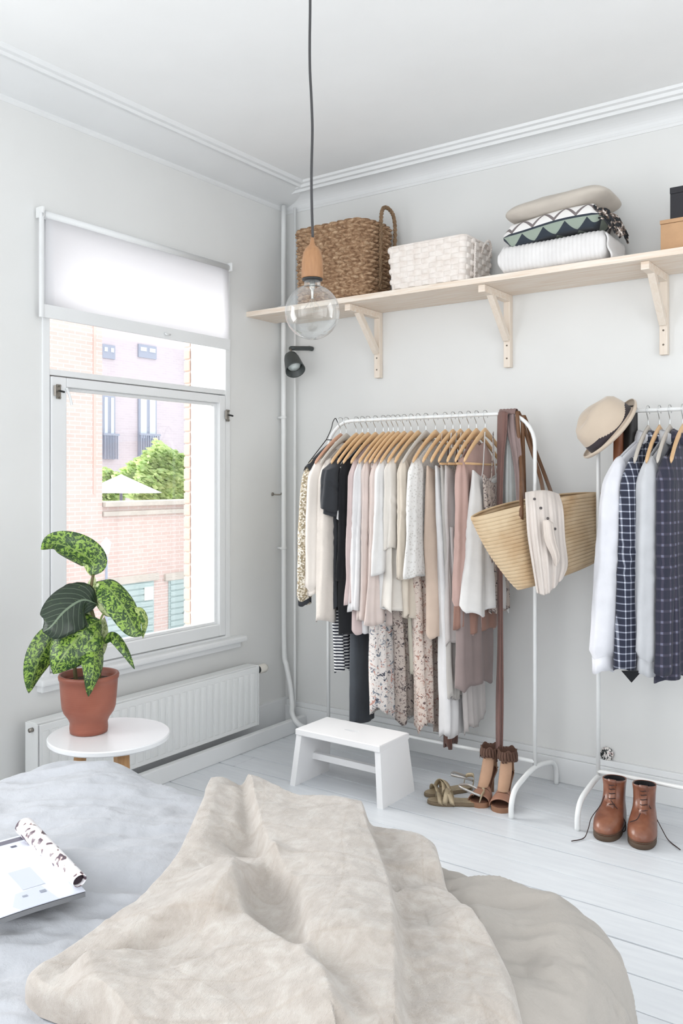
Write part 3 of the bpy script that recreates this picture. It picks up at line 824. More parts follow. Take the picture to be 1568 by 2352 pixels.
prof2 = [(18 * s1, -5 * s1), (19 * s1, -16 * s1), (22 * s1, -22 * s1)] + prof[2:]
bulb = MB().lathe(prof2, sp_, 48, cap0=False, cap1=False).build('bulb', m_bulb.m, pl_)
m_fil = Mat('bulb_inner_steel', srgb(205, 205, 200), 0.25, metal=0.7).m
f_ = MB(); f_.lathe([(6 * s1, -5 * s1), (7 * s1, -22 * s1), (3 * s1, -26 * s1), (2.4 * s1, -44 * s1), (3.5 * s1, -46 * s1)], sp_, 16)
for k in range(4):
    a = k * PI / 2 + 0.4; b = (k + 1) * PI / 2 + 0.4
    p0 = sp_ + np.array([math.cos(a) * 3 * s1, math.sin(a) * 3 * s1, -45 * s1]); p1 = sp_ + np.array([math.cos(a) * 20 * s1, math.sin(a) * 20 * s1, -70 * s1])
    f_.tube([p0, p1, sp_ + np.array([math.cos(b) * 3 * s1, math.sin(b) * 3 * s1, -48 * s1])], 0.0003, 5)
f_.build('filament', m_fil, bulb)

# ------------------------------------------------------------------ wall spotlight on the corner
m_spot = Mat('charcoal_enamel', srgb(66, 72, 72), 0.4).m
wsl = thing('wall_spotlight', 'small charcoal wall spotlight beside the pipe under the shelf end', 'lamp', (0.01, 0.0, 1.90))
arm = MB(); a0 = AY(715, 801, -0.008); a1 = AY(668, 800, -0.13)
arm.tube([a0 + [0, 0.004, 0], a0 + [0, -0.02, 0]], 0.012, 14)
arm.tube(spl([a0 + [0, -0.012, 0], (a0 + a1) / 2 + [0, 0, 0.001], a1], 8), 0.019, 12, flat=0.6)
arm.build('arm', m_spot, wsl)
s0 = a1 + [0.0, -0.0, -0.002]
ax_ = np.array([0.30, -0.62, -1.0]); ax_ /= np.linalg.norm(ax_)
MB().tube([s0, s0 + np.array([-0.004, 0, -0.03])], 0.006, 8).build('neck', m_metal, wsl)
s2 = s0 + np.array([-0.004, 0, -0.03])
ax_ = AY(682, 862, -0.18) - s2; ax_ /= np.linalg.norm(ax_)
shd = MB().lathe([(0.0, 0), (0.022, 0.001), (0.031, 0.008), (0.037, 0.03), (0.048, 0.105), (0.049, 0.112), (0.045, 0.110), (0.034, 0.04), (0.0, 0.03)], s2, 32, axis=ax_, cap0=False, cap1=False).build('shade', m_spot, wsl)
MB().lathe([(0.0, 0.045), (0.028, 0.05), (0.036, 0.070), (0.030, 0.085), (0.0, 0.092)], s2, 24, axis=ax_, cap0=False, cap1=False).build('bulb', Mat('frosted_bulb', srgb(225, 235, 235), 0.3).m, shd)

# ------------------------------------------------------------------ pipes in the corner
hp = thing('heating_pipe', 'thick white heating pipe running down the room corner', 'pipe', (-0.115, -0.06, 0.0))
P1 = [(-0.124, -0.06, 2.63), (-0.124, -0.06, 1.6), (-0.122, -0.06, 0.9), (-0.118, -0.062, 0.40), (-0.10, -0.066, 0.31), (-0.07, -0.075, 0.22), (-0.045, -0.09, 0.13), (-0.02, -0.12, 0.095), (0.015, -0.125, 0.055), (0.05, -0.10, 0.03), (0.10, -0.06, 0.022), (0.16, -0.05, 0.018), (0.22, -0.05, 0.005)]
MB().tube(spl(P1, 90), 0.0125, 12).build('pipe', m_metalw, hp)
for z in (2.12, 1.56, 0.90):
    c = MB(); c.tube([(-0.124, -0.06, z - 0.006), (-0.124, -0.06, z + 0.006)], 0.0165, 12); c.bb(WX, -0.13, -0.068, -0.052, z - 0.005, z + 0.005); c.build('clamp', m_metalw, hp)
hp2 = thing('thin_pipe', 'thinner white pipe beside the heating pipe in the room corner', 'pipe', (-0.07, -0.02, 0.0))
MB().tube([(-0.075, -0.03, 2.62), (-0.075, -0.03, 0.1), (-0.075, -0.03, 0.0)], 0.007, 10).build('pipe', m_metalw, hp2)
# tie-back hook on the window wall
hk = thing('wall_hook', 'small grey metal hook on the wall between the window and the corner', 'hook', (WX, -0.11, 1.17))
h = AX(625, 1135, WX)
MB().lathe([(0.009, 0), (0.009, 0.004), (0.004, 0.006)], h, 16, axis=(1, 0, 0)).build('plate', m_metal, hk)
MB().tube(spl([h + [0.004, 0, 0], h + [0.02, 0.003, -0.002], h + [0.03, 0.03, -0.002], h + [0.03, 0.035, 0.006]], 10), 0.0035, 8).build('hook', m_metal, hk)

# ------------------------------------------------------------------ radiator
rd = thing('radiator', 'low white panel radiator under the window', 'radiator', (-0.09, -1.0, 0.08))
RX = -0.042
r_ = MB(); r_.bb(RX - 0.012, RX - 0.004, -1.54, -0.345, 0.085, 0.362, 0.003); r_.build('panel', m_metalw, rd, smooth=False)
rib = MB().bb(RX - 0.006, RX - 0.0025, -0.365 - 0.030, -0.365, 0.105, 0.338, 0.0035)
r0 = rib.build('rib', m_metalw, rd, smooth=True, autosmooth=0.6)
ny = 28
for i in range(1, ny + 1):
    c = r0.copy(); COL.objects.link(c); c.parent = rd; c.location = (0, -0.0405 * i, 0)
MB().bb(RX - 0.075, RX - 0.016, -1.545, -0.34, 0.352, 0.368, 0.003).build('top_grille', m_metalw, rd, smooth=False)
MB().bb(RX - 0.075, RX - 0.064, -1.54, -0.345, 0.085, 0.35, 0.003).build('back_panel', m_metalw, rd, smooth=False)
for y in (-0.340, -1.547): MB().bb(RX - 0.075, RX - 0.004, y - 0.003, y + 0.003, 0.085, 0.366, 0.001).build('side_panel', m_metalw, rd, smooth=False)
v = MB(); v.tube([(-0.085, -0.337, 0.335), (-0.085, -0.30, 0.335)], 0.009, 12); v.tube([(-0.085, -0.305, 0.335), (-0.085, -0.305, 0.10)], 0.007, 10); vv = v.build('valve', m_metal, rd)
k_ = MB().lathe([(0.0, 0), (0.017, 0.001), (0.021, 0.006), (0.022, 0.045), (0.018, 0.054), (0.0, 0.056)], (-0.085, -0.30, 0.335), 24, axis=(0, 1, 0.0), cap0=False, cap1=False)
k_.build('thermostat_head', Mat('ivory_plastic', srgb(226, 222, 214), 0.4).m, rd)
MB().lathe([(0.0185, -0.004), (0.0185, 0.004)], (-0.085, -0.302, 0.335), 20, axis=(0, 1, 0)).build('lock_ring', m_black, vv)
MB().tube([(RX - 0.03, -1.55, 0.345), (RX - 0.03, -1.565, 0.345)], 0.008, 10).build('bleed_plug', m_metal, rd)

# ------------------------------------------------------------------ side table
TZ = 0.45
tcx, tcy = 0.475, -1.655
st_ = thing('side_table', 'small round white side table with oak legs under the potted plant', 'table', (tcx, tcy, 0))
m_tt = Mat('white_lacquer', srgb(238, 240, 242), 0.25).m
TR = 0.187
MB().lathe([(0, TZ - 0.018), (TR - 0.004, TZ - 0.018), (TR, TZ - 0.014), (TR, TZ - 0.003), (TR - 0.003, TZ), (0, TZ)], (tcx, tcy, 0), 64, cap0=False, cap1=False).build('table_top', m_tt, st_, autosmooth=0.6)
m_oak = Mat('light_oak', srgb(196, 152, 108), 0.5); m_oak.setcol(m_oak.mix(m_oak.noise(20, 4, stretch=(8, 8, 1)), srgb(206, 164, 118), srgb(180, 134, 90)))
for a in (math.radians(-54 - 36), math.radians(-54 + 36), math.radians(126)):
    d = np.array([math.cos(a), math.sin(a), 0])
    p0 = np.array([tcx, tcy, TZ - 0.019]) + d * 0.108; p1 = np.array([tcx, tcy, 0.0]) + d * 0.16
    MB().tube([p0, (p0 + p1) / 2, p1], [0.019, 0.015, 0.011], 14).build('leg', m_oak.m, st_)

# ------------------------------------------------------------------ white step stool
so = thing('step_stool', 'white wooden step stool with slanted solid sides on the floor by the clothes rack', 'stool', (0.65, -0.57, 0))
m_st = Mat('white_stool_paint', srgb(240, 240, 241), 0.4).vary(4, 0.02).m
SXm, SYm, SH = 0.652, -0.575, 0.232
def slab_side(sx):
    m = MB(); xb, xt = SXm + sx * 0.212, SXm + sx * 0.190; th = 0.026
    for (yb, yt) in ((0.118, 0.102),):
        V = []
        for (x, yy, z) in ((xb, yb, 0), (xt, yt, SH - 0.02)):
            for dx in (-th / 2, th / 2):
                for s_ in (-1, 1): V.append((x + dx, SYm + s_ * yy, z))
        m.add(V, [(0, 1, 3, 2), (4, 6, 7, 5), (0, 4, 5, 1), (2, 3, 7, 6), (0, 2, 6, 4), (1, 5, 7, 3)])
    return m
for s_ in (-1, 1): slab_side(s_).build('side', m_st, so, smooth=False)
tp = bmesh.new()
hole = []
nh = 14
for i in range(nh):
    a = 2 * PI * i / nh; hole.append((0.045 * math.copysign(abs(math.cos(a)) ** 0.6, math.cos(a)), 0.011 * math.copysign(abs(math.sin(a)) ** 0.8, math.sin(a))))
outer = [(0.182 * math.copysign(min(1, abs(math.cos(2 * PI * i / nh)) * 1.45), math.cos(2 * PI * i / nh)), 0.105 * math.copysign(min(1, abs(math.sin(2 * PI * i / nh)) * 1.45), math.sin(2 * PI * i / nh))) for i in range(nh)]
outer = []
for i in range(nh):
    a = 2 * PI * (i + 0.5) / nh; c, s_ = math.cos(a), math.sin(a); k = min(0.182 / max(abs(c), 1e-6), 0.105 / max(abs(s_), 1e-6)); outer.append((c * k, s_ * k))
# clean rectangular ring: subdivide outline with exact corners
nO = 56; O_ = []; Hh = []
for i in range(nO):
    t = i / nO * 4; k = int(t); f = t - k
    cs = [(-1, -1), (1, -1), (1, 1), (-1, 1)]; p, q = cs[k], cs[(k + 1) % 4]
    O_.append(((p[0] + (q[0] - p[0]) * f) * 0.204, (p[1] + (q[1] - p[1]) * f) * 0.108)); 
    a = math.atan2(O_[-1][1] / 0.108, O_[-1][0] / 0.204)
    Hh.append((0.036 * math.cos(a), 0.010 * math.sin(a)))
tm = MB(); z1, z0 = SH, SH - 0.026
ring = lambda L, z: [(SXm + a, SYm + b, z) for a, b in L]
tm.grid(np.array([ring(Hh, z0), ring([(a * 0.985, b * 0.975) for a, b in O_], z0), ring(O_, z0 + 0.003), ring(O_, z1 - 0.003), ring([(a * 0.985, b * 0.975) for a, b in O_], z1), ring(Hh, z1), ring(Hh, z0)]), cv=True)
tm.build('seat', m_st, so, smooth=False)
MB().bb(SXm - 0.20, SXm + 0.20, SYm - 0.012, SYm + 0.012, 0.085, 0.112, 0.003).build('stretcher', m_st, so, smooth=False)

# ------------------------------------------------------------------ clothes racks
def rack(label, x0, x1, yc, z1, name='clothes_rack', hidden_end=False):
    t = thing(name, label, 'clothes rack', ((x0 + x1) / 2, yc, 0), 'white metal clothes racks')
    r = 0.0078; rb_ = 0.13
    pts = []
    def arc(cx, cz, a0, a1):
        return [(cx + rb_ * math.cos(a), yc, cz + rb_ * math.sin(a)) for a in np.linspace(a0, a1, 9)]
    pts = [(x0, yc, 0.13), (x0, yc, 0.8)] + arc(x0 + rb_, z1 - rb_, PI, PI / 2) + [((x0 + x1) / 2, yc, z1)] + arc(x1 - rb_, z1 - rb_, PI / 2, 0) + [(x1, yc, 0.8), (x1, yc, 0.13)]
    MB().tube(np.array(pts), r, 12, up=(0, 1, 0)).build('frame', m_metalw, t)
    MB().tube([(x0, yc, 0.15), (x1, yc, 0.15)], 0.0080, 12).build('base_rail', m_metalw, t)
    for x in (x0, x1):
        f = spl([(x, yc - 0.22, 0.0), (x, yc - 0.218, 0.05), (x, yc - 0.19, 0.092), (x, yc - 0.12, 0.113), (x, yc, 0.128), (x, yc + 0.12, 0.113), (x, yc + 0.19, 0.092), (x, yc + 0.218, 0.05), (x, yc + 0.22, 0.0)], 40)
        MB().tube(f, 0.0100, 12, up=(1, 0, 0)).build('foot', m_metalw, t)
    return t
RY, RZ = -0.271, 1.51
rack('white tubular clothes rack in the corner full of pale blouses and dresses', 0.312, 1.308, RY, RZ)
RY2, RZ2, R2X = -0.235, 1.50, 1.545
rack('white tubular clothes rack cut by the right edge, holding shirts and a hat', R2X, R2X + 0.99, RY2, RZ2)
# ------------------------------------------------------------------ hangers and garments
m_hw = Mat('hanger_maple', srgb(214, 176, 132), 0.45)
m_hw.setcol(m_hw.mix(m_hw.noise(12, 3, stretch=(3, 1, 3)), srgb(226, 192, 150), srgb(204, 162, 116)))
m_hg = Mat('hanger_velvet_grey', srgb(196, 190, 182), 0.8).m
m_hr = Mat('hanger_rosy_wood', srgb(206, 160, 134), 0.45).m
m_hook = Mat('chrome_hook', srgb(205, 208, 210), 0.22, metal=0.9).m
def hanger_parts(mat, bar, w=0.205, body_w=0.017, drop=0.120, th=0.0068):
    """prototype geometry, hanging from the origin (top of the rail at z=0 is the rail centre)"""
    T = (0, 0, 0)
    hk_ = [(0, 0.020, -0.012), (0, 0.021, 0.004), (0, 0.012, 0.0145), (0, 0.0, 0.0165), (0, -0.012, 0.0145), (0, -0.020, 0.004), (0, -0.016, -0.014), (0, -0.004, -0.028), (0, 0, -0.040), (0, 0, -0.062)]
    hook = MB().tube(spl(hk_, 40), 0.0017, 7, up=(1, 0, 0))
    sh_ = MB(); G = []
    for q in np.linspace(-1, 1, 31):
        a = abs(q); y = q * w
        zc = -0.060 - drop * (0.35 * a + 0.65 * a ** 1.4) - 0.010
        hh = (0.036 - 0.016 * a ** 0.6) * (1 - 0.25 * a)
        x = 0.016 * (1 - (1 - a) ** 2) * 0 + 0.012 * a * a
        tt = th * (1.0 if a < 0.96 else 0.5)
        sec = [(x + tt * math.cos(b) ** 1 , y, zc + hh * 0.5 * math.sin(b)) for b in np.linspace(0, 2 * PI, 10, endpoint=False)]
        G.append(sec)
    sh_.grid(np.array(G), cv=True, cap0=True, cap1=True)
    br_ = None
    if bar:
        zb = -0.060 - drop * 1.0 - 0.020
        br_ = MB().tube([(0.010, -w * 0.92, zb), (0.002, 0, zb - 0.002), (0.010, w * 0.92, zb)], 0.0045, 8)
    return hook, sh_, br_
PROTO = {}
def hanger(x, yc, zr, kind, label, yaw=0.0, bar=False, group='clothes hangers on the racks'):
    key = (kind, bar)
    if key not in PROTO:
        mat = {'maple': m_hw.m, 'grey': m_hg, 'rosy': m_hr}[kind]
        hk_, s_, b_ = hanger_parts(mat, bar)
        t = bpy.data.objects.new('clothes_hanger', None); COL.objects.link(t)
        tag(t, label, 'hanger', group)
        hk_.build('hook', m_hook, t); s_.build('shoulder', mat, t)
        if b_: b_.build('bar', mat, t)
        PROTO[key] = t; r = t
    else:
        r = copy_tree(PROTO[key]); r['label'] = label
    r.location = (x, yc, zr); r.rotation_euler = (0, 0, yaw)
    return r

def tube_rings(centers, rx, ry, n=28, rip=0.0, k=5, seed=0.0, twist=0.0):
    C = np.array(centers, float); m = len(C); G = []
    for i in range(m):
        t = i / (m - 1)
        a = np.linspace(0, 2 * PI, n, endpoint=False)
        rr = 1 + rip * (0.35 + 0.65 * t) * np.sin(k * a + seed + 2.5 * t + twist * t) + rip * 0.6 * np.sin((k + 3) * a - seed * 2 + 1.3 * t)
        G.append(np.stack([C[i, 0] + rx[i] * np.cos(a) * rr, C[i, 1] + ry[i] * np.sin(a) * rr, np.full(n, C[i, 2]) + 0.0], 1))
    return np.array(G)

def garment(name, label, cat, x, mat, yc=None, zr=None, w=0.19, z_sh=-0.084, slope=0.112, neck=0.30, neckdrop=0.014,
            zb=0.8, th=0.016, hem=None, hemth=None, folds=7, amp=0.008, hs=0.0, hemwave=0.009, seed=None,
            sleeve=None, sleeve_mat=None, xoff=0.0, top='shoulder', group=None, yaw=0.0, collar=None, buttons=0, extra=None, seg=44, waist=0.0, cuff_mat=None):
    """zb: hem height in metres above the floor; hem=(y_near,y_far) offsets of the hem from the rail line"""
    yc = RY if yc is None else yc; zr = RZ if zr is None else zr
    seed = (x * 37.7) % 6.28 if seed is None else seed
    hem = hem or (-w, w); hemth = hemth or th * 1.6
    t_ = thing(name, label, cat, (x, yc, zr + z_sh), group)
    n = 64; rows = seg; A = np.linspace(0, 2 * PI, n, endpoint=False)
    G = []
    c, s_ = np.cos(A), np.sin(A)
    for j in range(rows + 1):
        t = j / rows; tt = sstep(0, 1, t) * 0.5 + t * 0.5
        yn = -w * (1 - tt) + hem[0] * tt; yf = w * (1 - tt) + hem[1] * tt
        half = (yf - yn) / 2 * (1 - waist * math.sin(PI * min(t * 1.6, 1))); mid = (yf + yn) / 2
        cc = np.sign(c) * np.abs(c) ** 0.75
        y = mid + half * cc
        if top == 'shoulder':
            q = np.abs(cc); zt = z_sh - slope * q ** 1.25
            zt = zt - neckdrop * np.clip(1 - q / neck, 0, 1) * np.where(s_ > 0, 1.0, 0.4) * 3
        elif top == 'strap':
            q = np.abs(cc); zt = z_sh - slope + 0.02 * q ** 3 - 0.02 * (1 - q) - 0.03
        else:
            zt = z_sh + 0 * c
        zt = zr + zt
        zbv = zb + hs * cc + hemwave * np.sin(3 * A + seed) + hemwave * 0.6 * np.sin(7 * A - seed)
        z = zt * (1 - t) + zbv * t
        thk = (0.008 * (1 - min(t * 6, 1)) + (th * (1 - t) + hemth * t) * min(t * 6, 1)) if top != 'flat' else (th * (1 - t) + hemth * t)
        g = min(1.0, t * 2.2) if top != 'flat' else 0.4 + 0.6 * t
        fx = amp * g * (np.sin(folds * cc * 2.2 + seed + 0.8 * t * math.sin(seed)) + 0.5 * np.sin(folds * cc * 4.1 - seed * 2 + 1.2 * t))
        xx = x + xoff * t + thk * np.sign(s_) * np.abs(s_) ** 0.6 + fx * np.where(s_ > 0, 1, 0.8)
        xx = xx + g * (0.0045 * fbm(y * 32 + seed * 3, z * 5.0, s_ * 1.5, 3) + 0.35 * amp * (1 - 2 * np.abs(np.sin(folds * cc * 1.3 + seed * 1.7 + 0.6 * np.sin(3 * t + seed)))))
        y = y + 0.35 * amp * g * np.sin(5 * t * 2 + seed + A)
        G.append(np.stack([xx, yc + y, z], 1))
    G = np.array(G)
    if yaw:
        ca, sa = math.cos(yaw), math.sin(yaw); dx = G[:, :, 0] - x; dy = G[:, :, 1] - yc
        G[:, :, 0] = x + dx * ca - dy * sa; G[:, :, 1] = yc + dx * sa + dy * ca
    body = MB().grid(G, cv=True).build('body', mat, t_, solid=0.0012)
    if top == 'strap':
        for sy in (-0.55, 0.55):
            y0 = yc + w * sy
            MB().strip(spl([(x + 0.008, yc + w * sy * 0.5, zr - 0.072), (x + 0.010, y0 * 0.6 + (yc + w * sy * 0.5) * 0.4, zr + z_sh - slope), (x + 0.008, y0, zr + z_sh - slope - 0.045)], 10), (0, 0.004, 0.001), 0.0015).build('strap', mat, t_)
    if sleeve:
        sl = dict(ln=0.5, r0=0.045, r1=0.04, rx=0.03, rx1=None, out=0.02, dx=0.0, rip=0.10, k=4, y=0.0, cuff=0.0, far=True, flare=0.0, drop=0.0)
        sl.update(sleeve)
        for side in ((-1, 1) if sl['far'] else (-1,)):
            m = 30; cen = []; rxs = []; rys = []
            ysh = side * (w - 0.022); zsh = zr + z_sh - slope * 0.80 - sl['drop']
            rx1 = sl['rx1'] or sl['rx']
            zend = zsh - sl['ln']
            for i in range(m):
                t = i / (m - 1)
                cy_ = ysh + side * (sl['out'] * (1.0 if side < 0 else 0.3) * math.sin(min(t * 2.2, 1) * PI / 2) + 0.006) + side * (sl['y'] if side < 0 else -0.03 * (sl['y'] > 0)) * t
                cz_ = zsh + (zend - zsh) * t
                e = math.sin(min(t * 7 + 0.18, 1) * PI / 2)
                fl = 1 + sl['flare'] * max(0, t - 0.45) ** 1.3
                gather = 1.0
                if sl['cuff'] and t > 1 - sl['cuff']: gather = 0.72
                bow = 0.010 * math.sin(PI * t + 0.3)
                cen.append((x + sl['dx'] * (0.3 + 0.7 * t) + bow * 0.3, yc + cy_, cz_))
                rxs.append((sl['rx'] * (1 - t) + rx1 * t) * e * fl * gather); rys.append((sl['r0'] * (1 - t) + sl['r1'] * t) * e * fl * gather)
            Gs = tube_rings(cen, rxs, rys, 40, sl['rip'] * 1.5, sl['k'], seed + side)
            nn = fbm(Gs[:, :, 1] * 34 + seed * 5, Gs[:, :, 2] * 7, Gs[:, :, 0] * 34, 3) * 0.0042 * np.linspace(0.3, 1, m)[:, None]
            el = np.exp(-((np.linspace(0, 1, m) - 0.48) / 0.10) ** 2)[:, None] * 0.0035 * np.sin(Gs[:, :, 2] * 150 + 6 * Gs[:, :, 1] * 20)
            Gs[:, :, 0] += nn + el; Gs[:, :, 1] += nn * 0.7 - el
            hw_ = 0.008 * np.sin(np.linspace(0, 2 * PI, 40, endpoint=False) * 2 + seed)
            Gs[:, :, 2] += hw_[None, :] * np.linspace(0, 1, m)[:, None]
            # tilt the shoulder cap to follow the shoulder slope
            capw = np.clip(1 - np.linspace(0, 1, m) * 5, 0, 1)[:, None]
            Gs[:, :, 2] += -side * (Gs[:, :, 1] - yc - ysh) * 0.6 * capw
            if yaw:
                dx = Gs[:, :, 0] - x; dy = Gs[:, :, 1] - yc; Gs[:, :, 0] = x + dx * ca - dy * sa; Gs[:, :, 1] = yc + dx * sa + dy * ca
            so_ = MB().grid(Gs, cv=True, cap0=True).build('sleeve', sleeve_mat or mat, t_, solid=0.001)
            if sl['cuff']:
                k0 = int(m * (1 - sl['cuff'])); Gc = Gs[k0:].copy()
                cen_ = Gc.mean(axis=1, keepdims=True); Gc[:, :, :2] = cen_[:, :, :2] + (Gc - cen_)[:, :, :2] * 1.05
                MB().grid(Gc, cv=True).build('cuff', cuff_mat or mat, so_, solid=0.0015)
    if collar:
        # stand + fold-over collar around the neck
        cw, chh = collar
        Gc = []
        for rr, zz in ((0.9, -0.006), (0.86, chh * 0.6), (0.88, chh), (1.02, chh * 0.92), (1.16, chh * 0.25), (1.20, -chh * 0.25)):
            row = []
            for a in np.linspace(-PI * 0.5 + 0.25, PI * 1.5 - 0.25, 36):
                yy = cw * math.sin(a + PI / 2 + PI) * -1; yy = cw * rr * math.cos(a + PI / 2); xx = (0.022 + 0.01 * rr) * math.sin(a + PI / 2) * -1
                fr_ = -xx
                row.append((x - xx * rr - 0.004, yc + yy, zr - 0.100 - 0.012 * (abs(yy) / cw) + zz - 0.02 * max(0, -xx / 0.03)))
            Gc.append(row)
        MB().grid(np.array(Gc)).build('collar', mat, t_, solid=0.001)
    if extra: extra(t_, x, yc, zr, G)
    return t_

# fabrics
F = {}
F['white'] = fabric('white_cotton', (238, 237, 236), tr=0.2)
F['white2'] = fabric('cool_white_cotton', (234, 233, 234), tr=0.2)
F['ivory'] = fabric('ivory_silk', (236, 231, 224), tr=0.18)
F['cream'] = fabric('cream_crepe', (232, 222, 208), tr=0.18)
F['butter'] = fabric('pale_butter_silk', (234, 229, 214), tr=0.18)
F['blush'] = fabric('blush_chiffon', (230, 216, 210), tr=0.2)
F['pink'] = fabric('dusty_pink_crepe', (216, 198, 196), tr=0.15)
F['rose'] = fabric('dusty_rose', (200, 170, 162), tr=0.12)
F['rust'] = fabric('brick_rust', (150, 116, 104), tr=0.08)
F['beige'] = fabric('nude_beige', (218, 198, 182), tr=0.12)
F['tan'] = fabric('tan_silk', (205, 180, 156), tr=0.12)
F['lilac'] = fabric('pale_lilac_grey', (206, 200, 198), tr=0.15)
F['grey'] = fabric('warm_grey_linen', (186, 182, 178), tr=0.1)
F['taupe'] = fabric('mauve_taupe', (142, 128, 126), tr=0.08)
F['brown'] = fabric('mauve_brown', (112, 84, 76), tr=0.05)
F['char'] = fabric('charcoal_cotton', (58, 60, 64), tr=0.02)
F['black'] = fabric('soft_black', (34, 35, 38), tr=0.02)
F['trouser'] = fabric('dark_grey_denim', (72, 76, 82), tr=0.0)
F['knit'] = None
m = Mat('cream_knit', srgb(228, 220, 212), 0.95, sheen=0.3); m.vary(10, 0.05); m.bump(m.wave(160, 'Z', 3.0, 2), 0.35, 0.002); m.bump(m.noise(300, 3), 0.4, 0.001); F['knit'] = m.m
m = Mat('greige_knit', srgb(216, 208, 200), 0.95, sheen=0.3); m.vary(10, 0.06); m.bump(m.wave(120, 'Z', 3.0, 2), 0.35, 0.002); m.bump(m.noise(300, 3), 0.4, 0.001); F['knit2'] = m.m
m = Mat('gold_sequins', srgb(200, 188, 165), 0.4, metal=0.1)
v_ = m.vor(150, out='Color'); m.setcol(m.ramp(v_, [(0.2, srgb(150, 136, 110)), (0.45, srgb(214, 203, 184)), (0.62, srgb(236, 230, 218)), (0.8, srgb(176, 160, 130))], 'CONSTANT'))
m.bump(m.vor(150), 0.9, 0.003); F['sequin'] = m.m
def floral(name, ground, cols, sc=42):
    m = Mat(name, ground, 0.9, sheen=0.1)
    n1 = m.noise(sc, 3, rough=0.7, dist=1.2); n2 = m.noise(sc * 0.63, 3, rough=0.7, dist=1.5); n3 = m.noise(sc * 1.5, 2, rough=0.6, dist=0.8)
    c = m.mix(m.ramp(n1, [(0.57, (0, 0, 0)), (0.60, (1, 1, 1))]), ground, cols[0])
    c = m.mix(m.ramp(n2, [(0.60, (0, 0, 0)), (0.63, (1, 1, 1))]), c, cols[1])
    c = m.mix(m.ramp(n3, [(0.62, (0, 0, 0)), (0.65, (1, 1, 1))]), c, cols[2])
    m.setcol(c); m.bump(m.noise(30, 3), 0.3, 0.004); m.translucent(0.15); return m.m
F['floral1'] = floral('blue_floral_print', srgb(232, 226, 222), [srgb(120, 128, 140), srgb(196, 150, 138), srgb(70, 72, 84)])
F['floral2'] = floral('rosy_floral_print', srgb(228, 214, 204), [srgb(176, 132, 118), srgb(206, 176, 160), srgb(110, 88, 86)], 55)
F['floral3'] = floral('dark_floral_print', srgb(196, 184, 176), [srgb(96, 84, 84), srgb(150, 126, 118), srgb(60, 56, 62)], 48)
m = Mat('lace_white', srgb(234, 232, 230), 0.95, sheen=0.2); m.setcol(m.ramp(m.vor(90), [(0.15, srgb(210, 208, 204)), (0.4, srgb(238, 237, 235))])); m.bump(m.vor(90), 0.8, 0.002); m.translucent(0.2); F['lace'] = m.m
m = Mat('dotted_grey', srgb(225, 224, 224), 0.9); m.setcol(m.ramp(m.vor(70, rnd=0.8), [(0.22, srgb(90, 90, 95)), (0.30, srgb(228, 227, 226))])); m.translucent(0.1); F['dots'] = m.m
m = Mat('breton_stripe', srgb(230, 230, 230), 0.9); m.setcol(m.ramp(m.wave(22.5, 'Z', 0.0), [(0.42, srgb(236, 236, 236)), (0.5, srgb(38, 42, 56))], 'CONSTANT')); F['stripe'] = m.m
def plaid(name, ground, line, line2, sc, thin=0.80):
    m = Mat(name, ground, 0.9, sheen=0.1)
    a = m.ramp(m.wave(sc, 'Z'), [(thin, (0, 0, 0)), (min(thin + 0.05, 0.99), (1, 1, 1))]); b = m.ramp(m.wave(sc * 1.7, 'DIAGONAL', stretch=(1, 1, 0.0001)), [(thin, (0, 0, 0)), (min(thin + 0.05, 0.99), (1, 1, 1))])
    c = m.mix(m.math('MULTIPLY', a, 0.75), ground, line); c = m.mix(m.math('MULTIPLY', b, 0.75), c, line)
    c = m.mix(m.math('MULTIPLY', a, b), c, line2)
    m.setcol(c); m.bump(m.noise(30, 3), 0.3, 0.004); return m.m
F['gingham'] = plaid('navy_windowpane_check', srgb(38, 42, 60), srgb(150, 156, 172), srgb(216, 218, 226), 13.0, 0.90)
F['tartan'] = plaid('dark_blue_tartan', srgb(44, 46, 62), srgb(70, 66, 82), srgb(112, 114, 134), 8.5, 0.86)
F['navy'] = fabric('navy_check', (52, 56, 72), tr=0.0)
F['oxford'] = fabric('white_oxford', (236, 237, 243), tr=0.15)
F['grey_shirt'] = fabric('pale_grey_linen_shirt', (206, 208, 212), tr=0.1)

def hx_(u): return float(AY(u, 966, RY)[0])
def zat(u, v, x, y): return float(AD(u, v, depth_of((x, y, 1.0)))[2])
def hz(v, x, dy=-0.15):  # world height that shows at pixel row v for a point at rail x
    d = depth_of((x, RY + dy, 1.0)); return CAMH - (v - 1100.0) / FPX * d
HG = []
def H(u, kind='maple', bar=False, yaw=0.0, what=''):
    hanger(hx_(u), RY, RZ, kind, what, yaw, bar)
H(782, 'rosy', what='rosy wooden hanger holding the cream ribbed jumper')
H(795, 'grey', what='pale grey hanger holding the greige long-sleeved jumper')
H(818, what='maple hanger holding the charcoal short-sleeved shirt')
H(832, what='maple hanger holding the grey dotted blouse')
H(845, what='maple hanger holding the long black top')
H(862, what='maple hanger holding the dusty pink long blouse')
H(880, what='maple hanger holding the white tunic beside the dusty pink blouse')
H(892, what='maple hanger holding the embroidered blush blouse')
H(903, what='maple hanger holding the blue floral dress')
H(914, what='maple hanger holding the blush chiffon blouse')
H(928, what='maple hanger holding the crisp white short blouse')
H(944, what='maple hanger holding the wide ivory blouse')
H(960, what='maple hanger holding the rosy floral dress')
H(978, 'grey', what='pale grey hanger holding the cream tunic')
H(1000, 'maple', what='maple hanger holding the white lace blouse')
H(1022, what='maple hanger holding the nude beige slip dress')
H(1040, what='maple hanger holding the long pale lilac dress')
H(1057, 'maple', True, what='maple hanger with bar holding the grey top')
H(1076, 'maple', True, what='maple hanger with bar holding the taupe skirt')
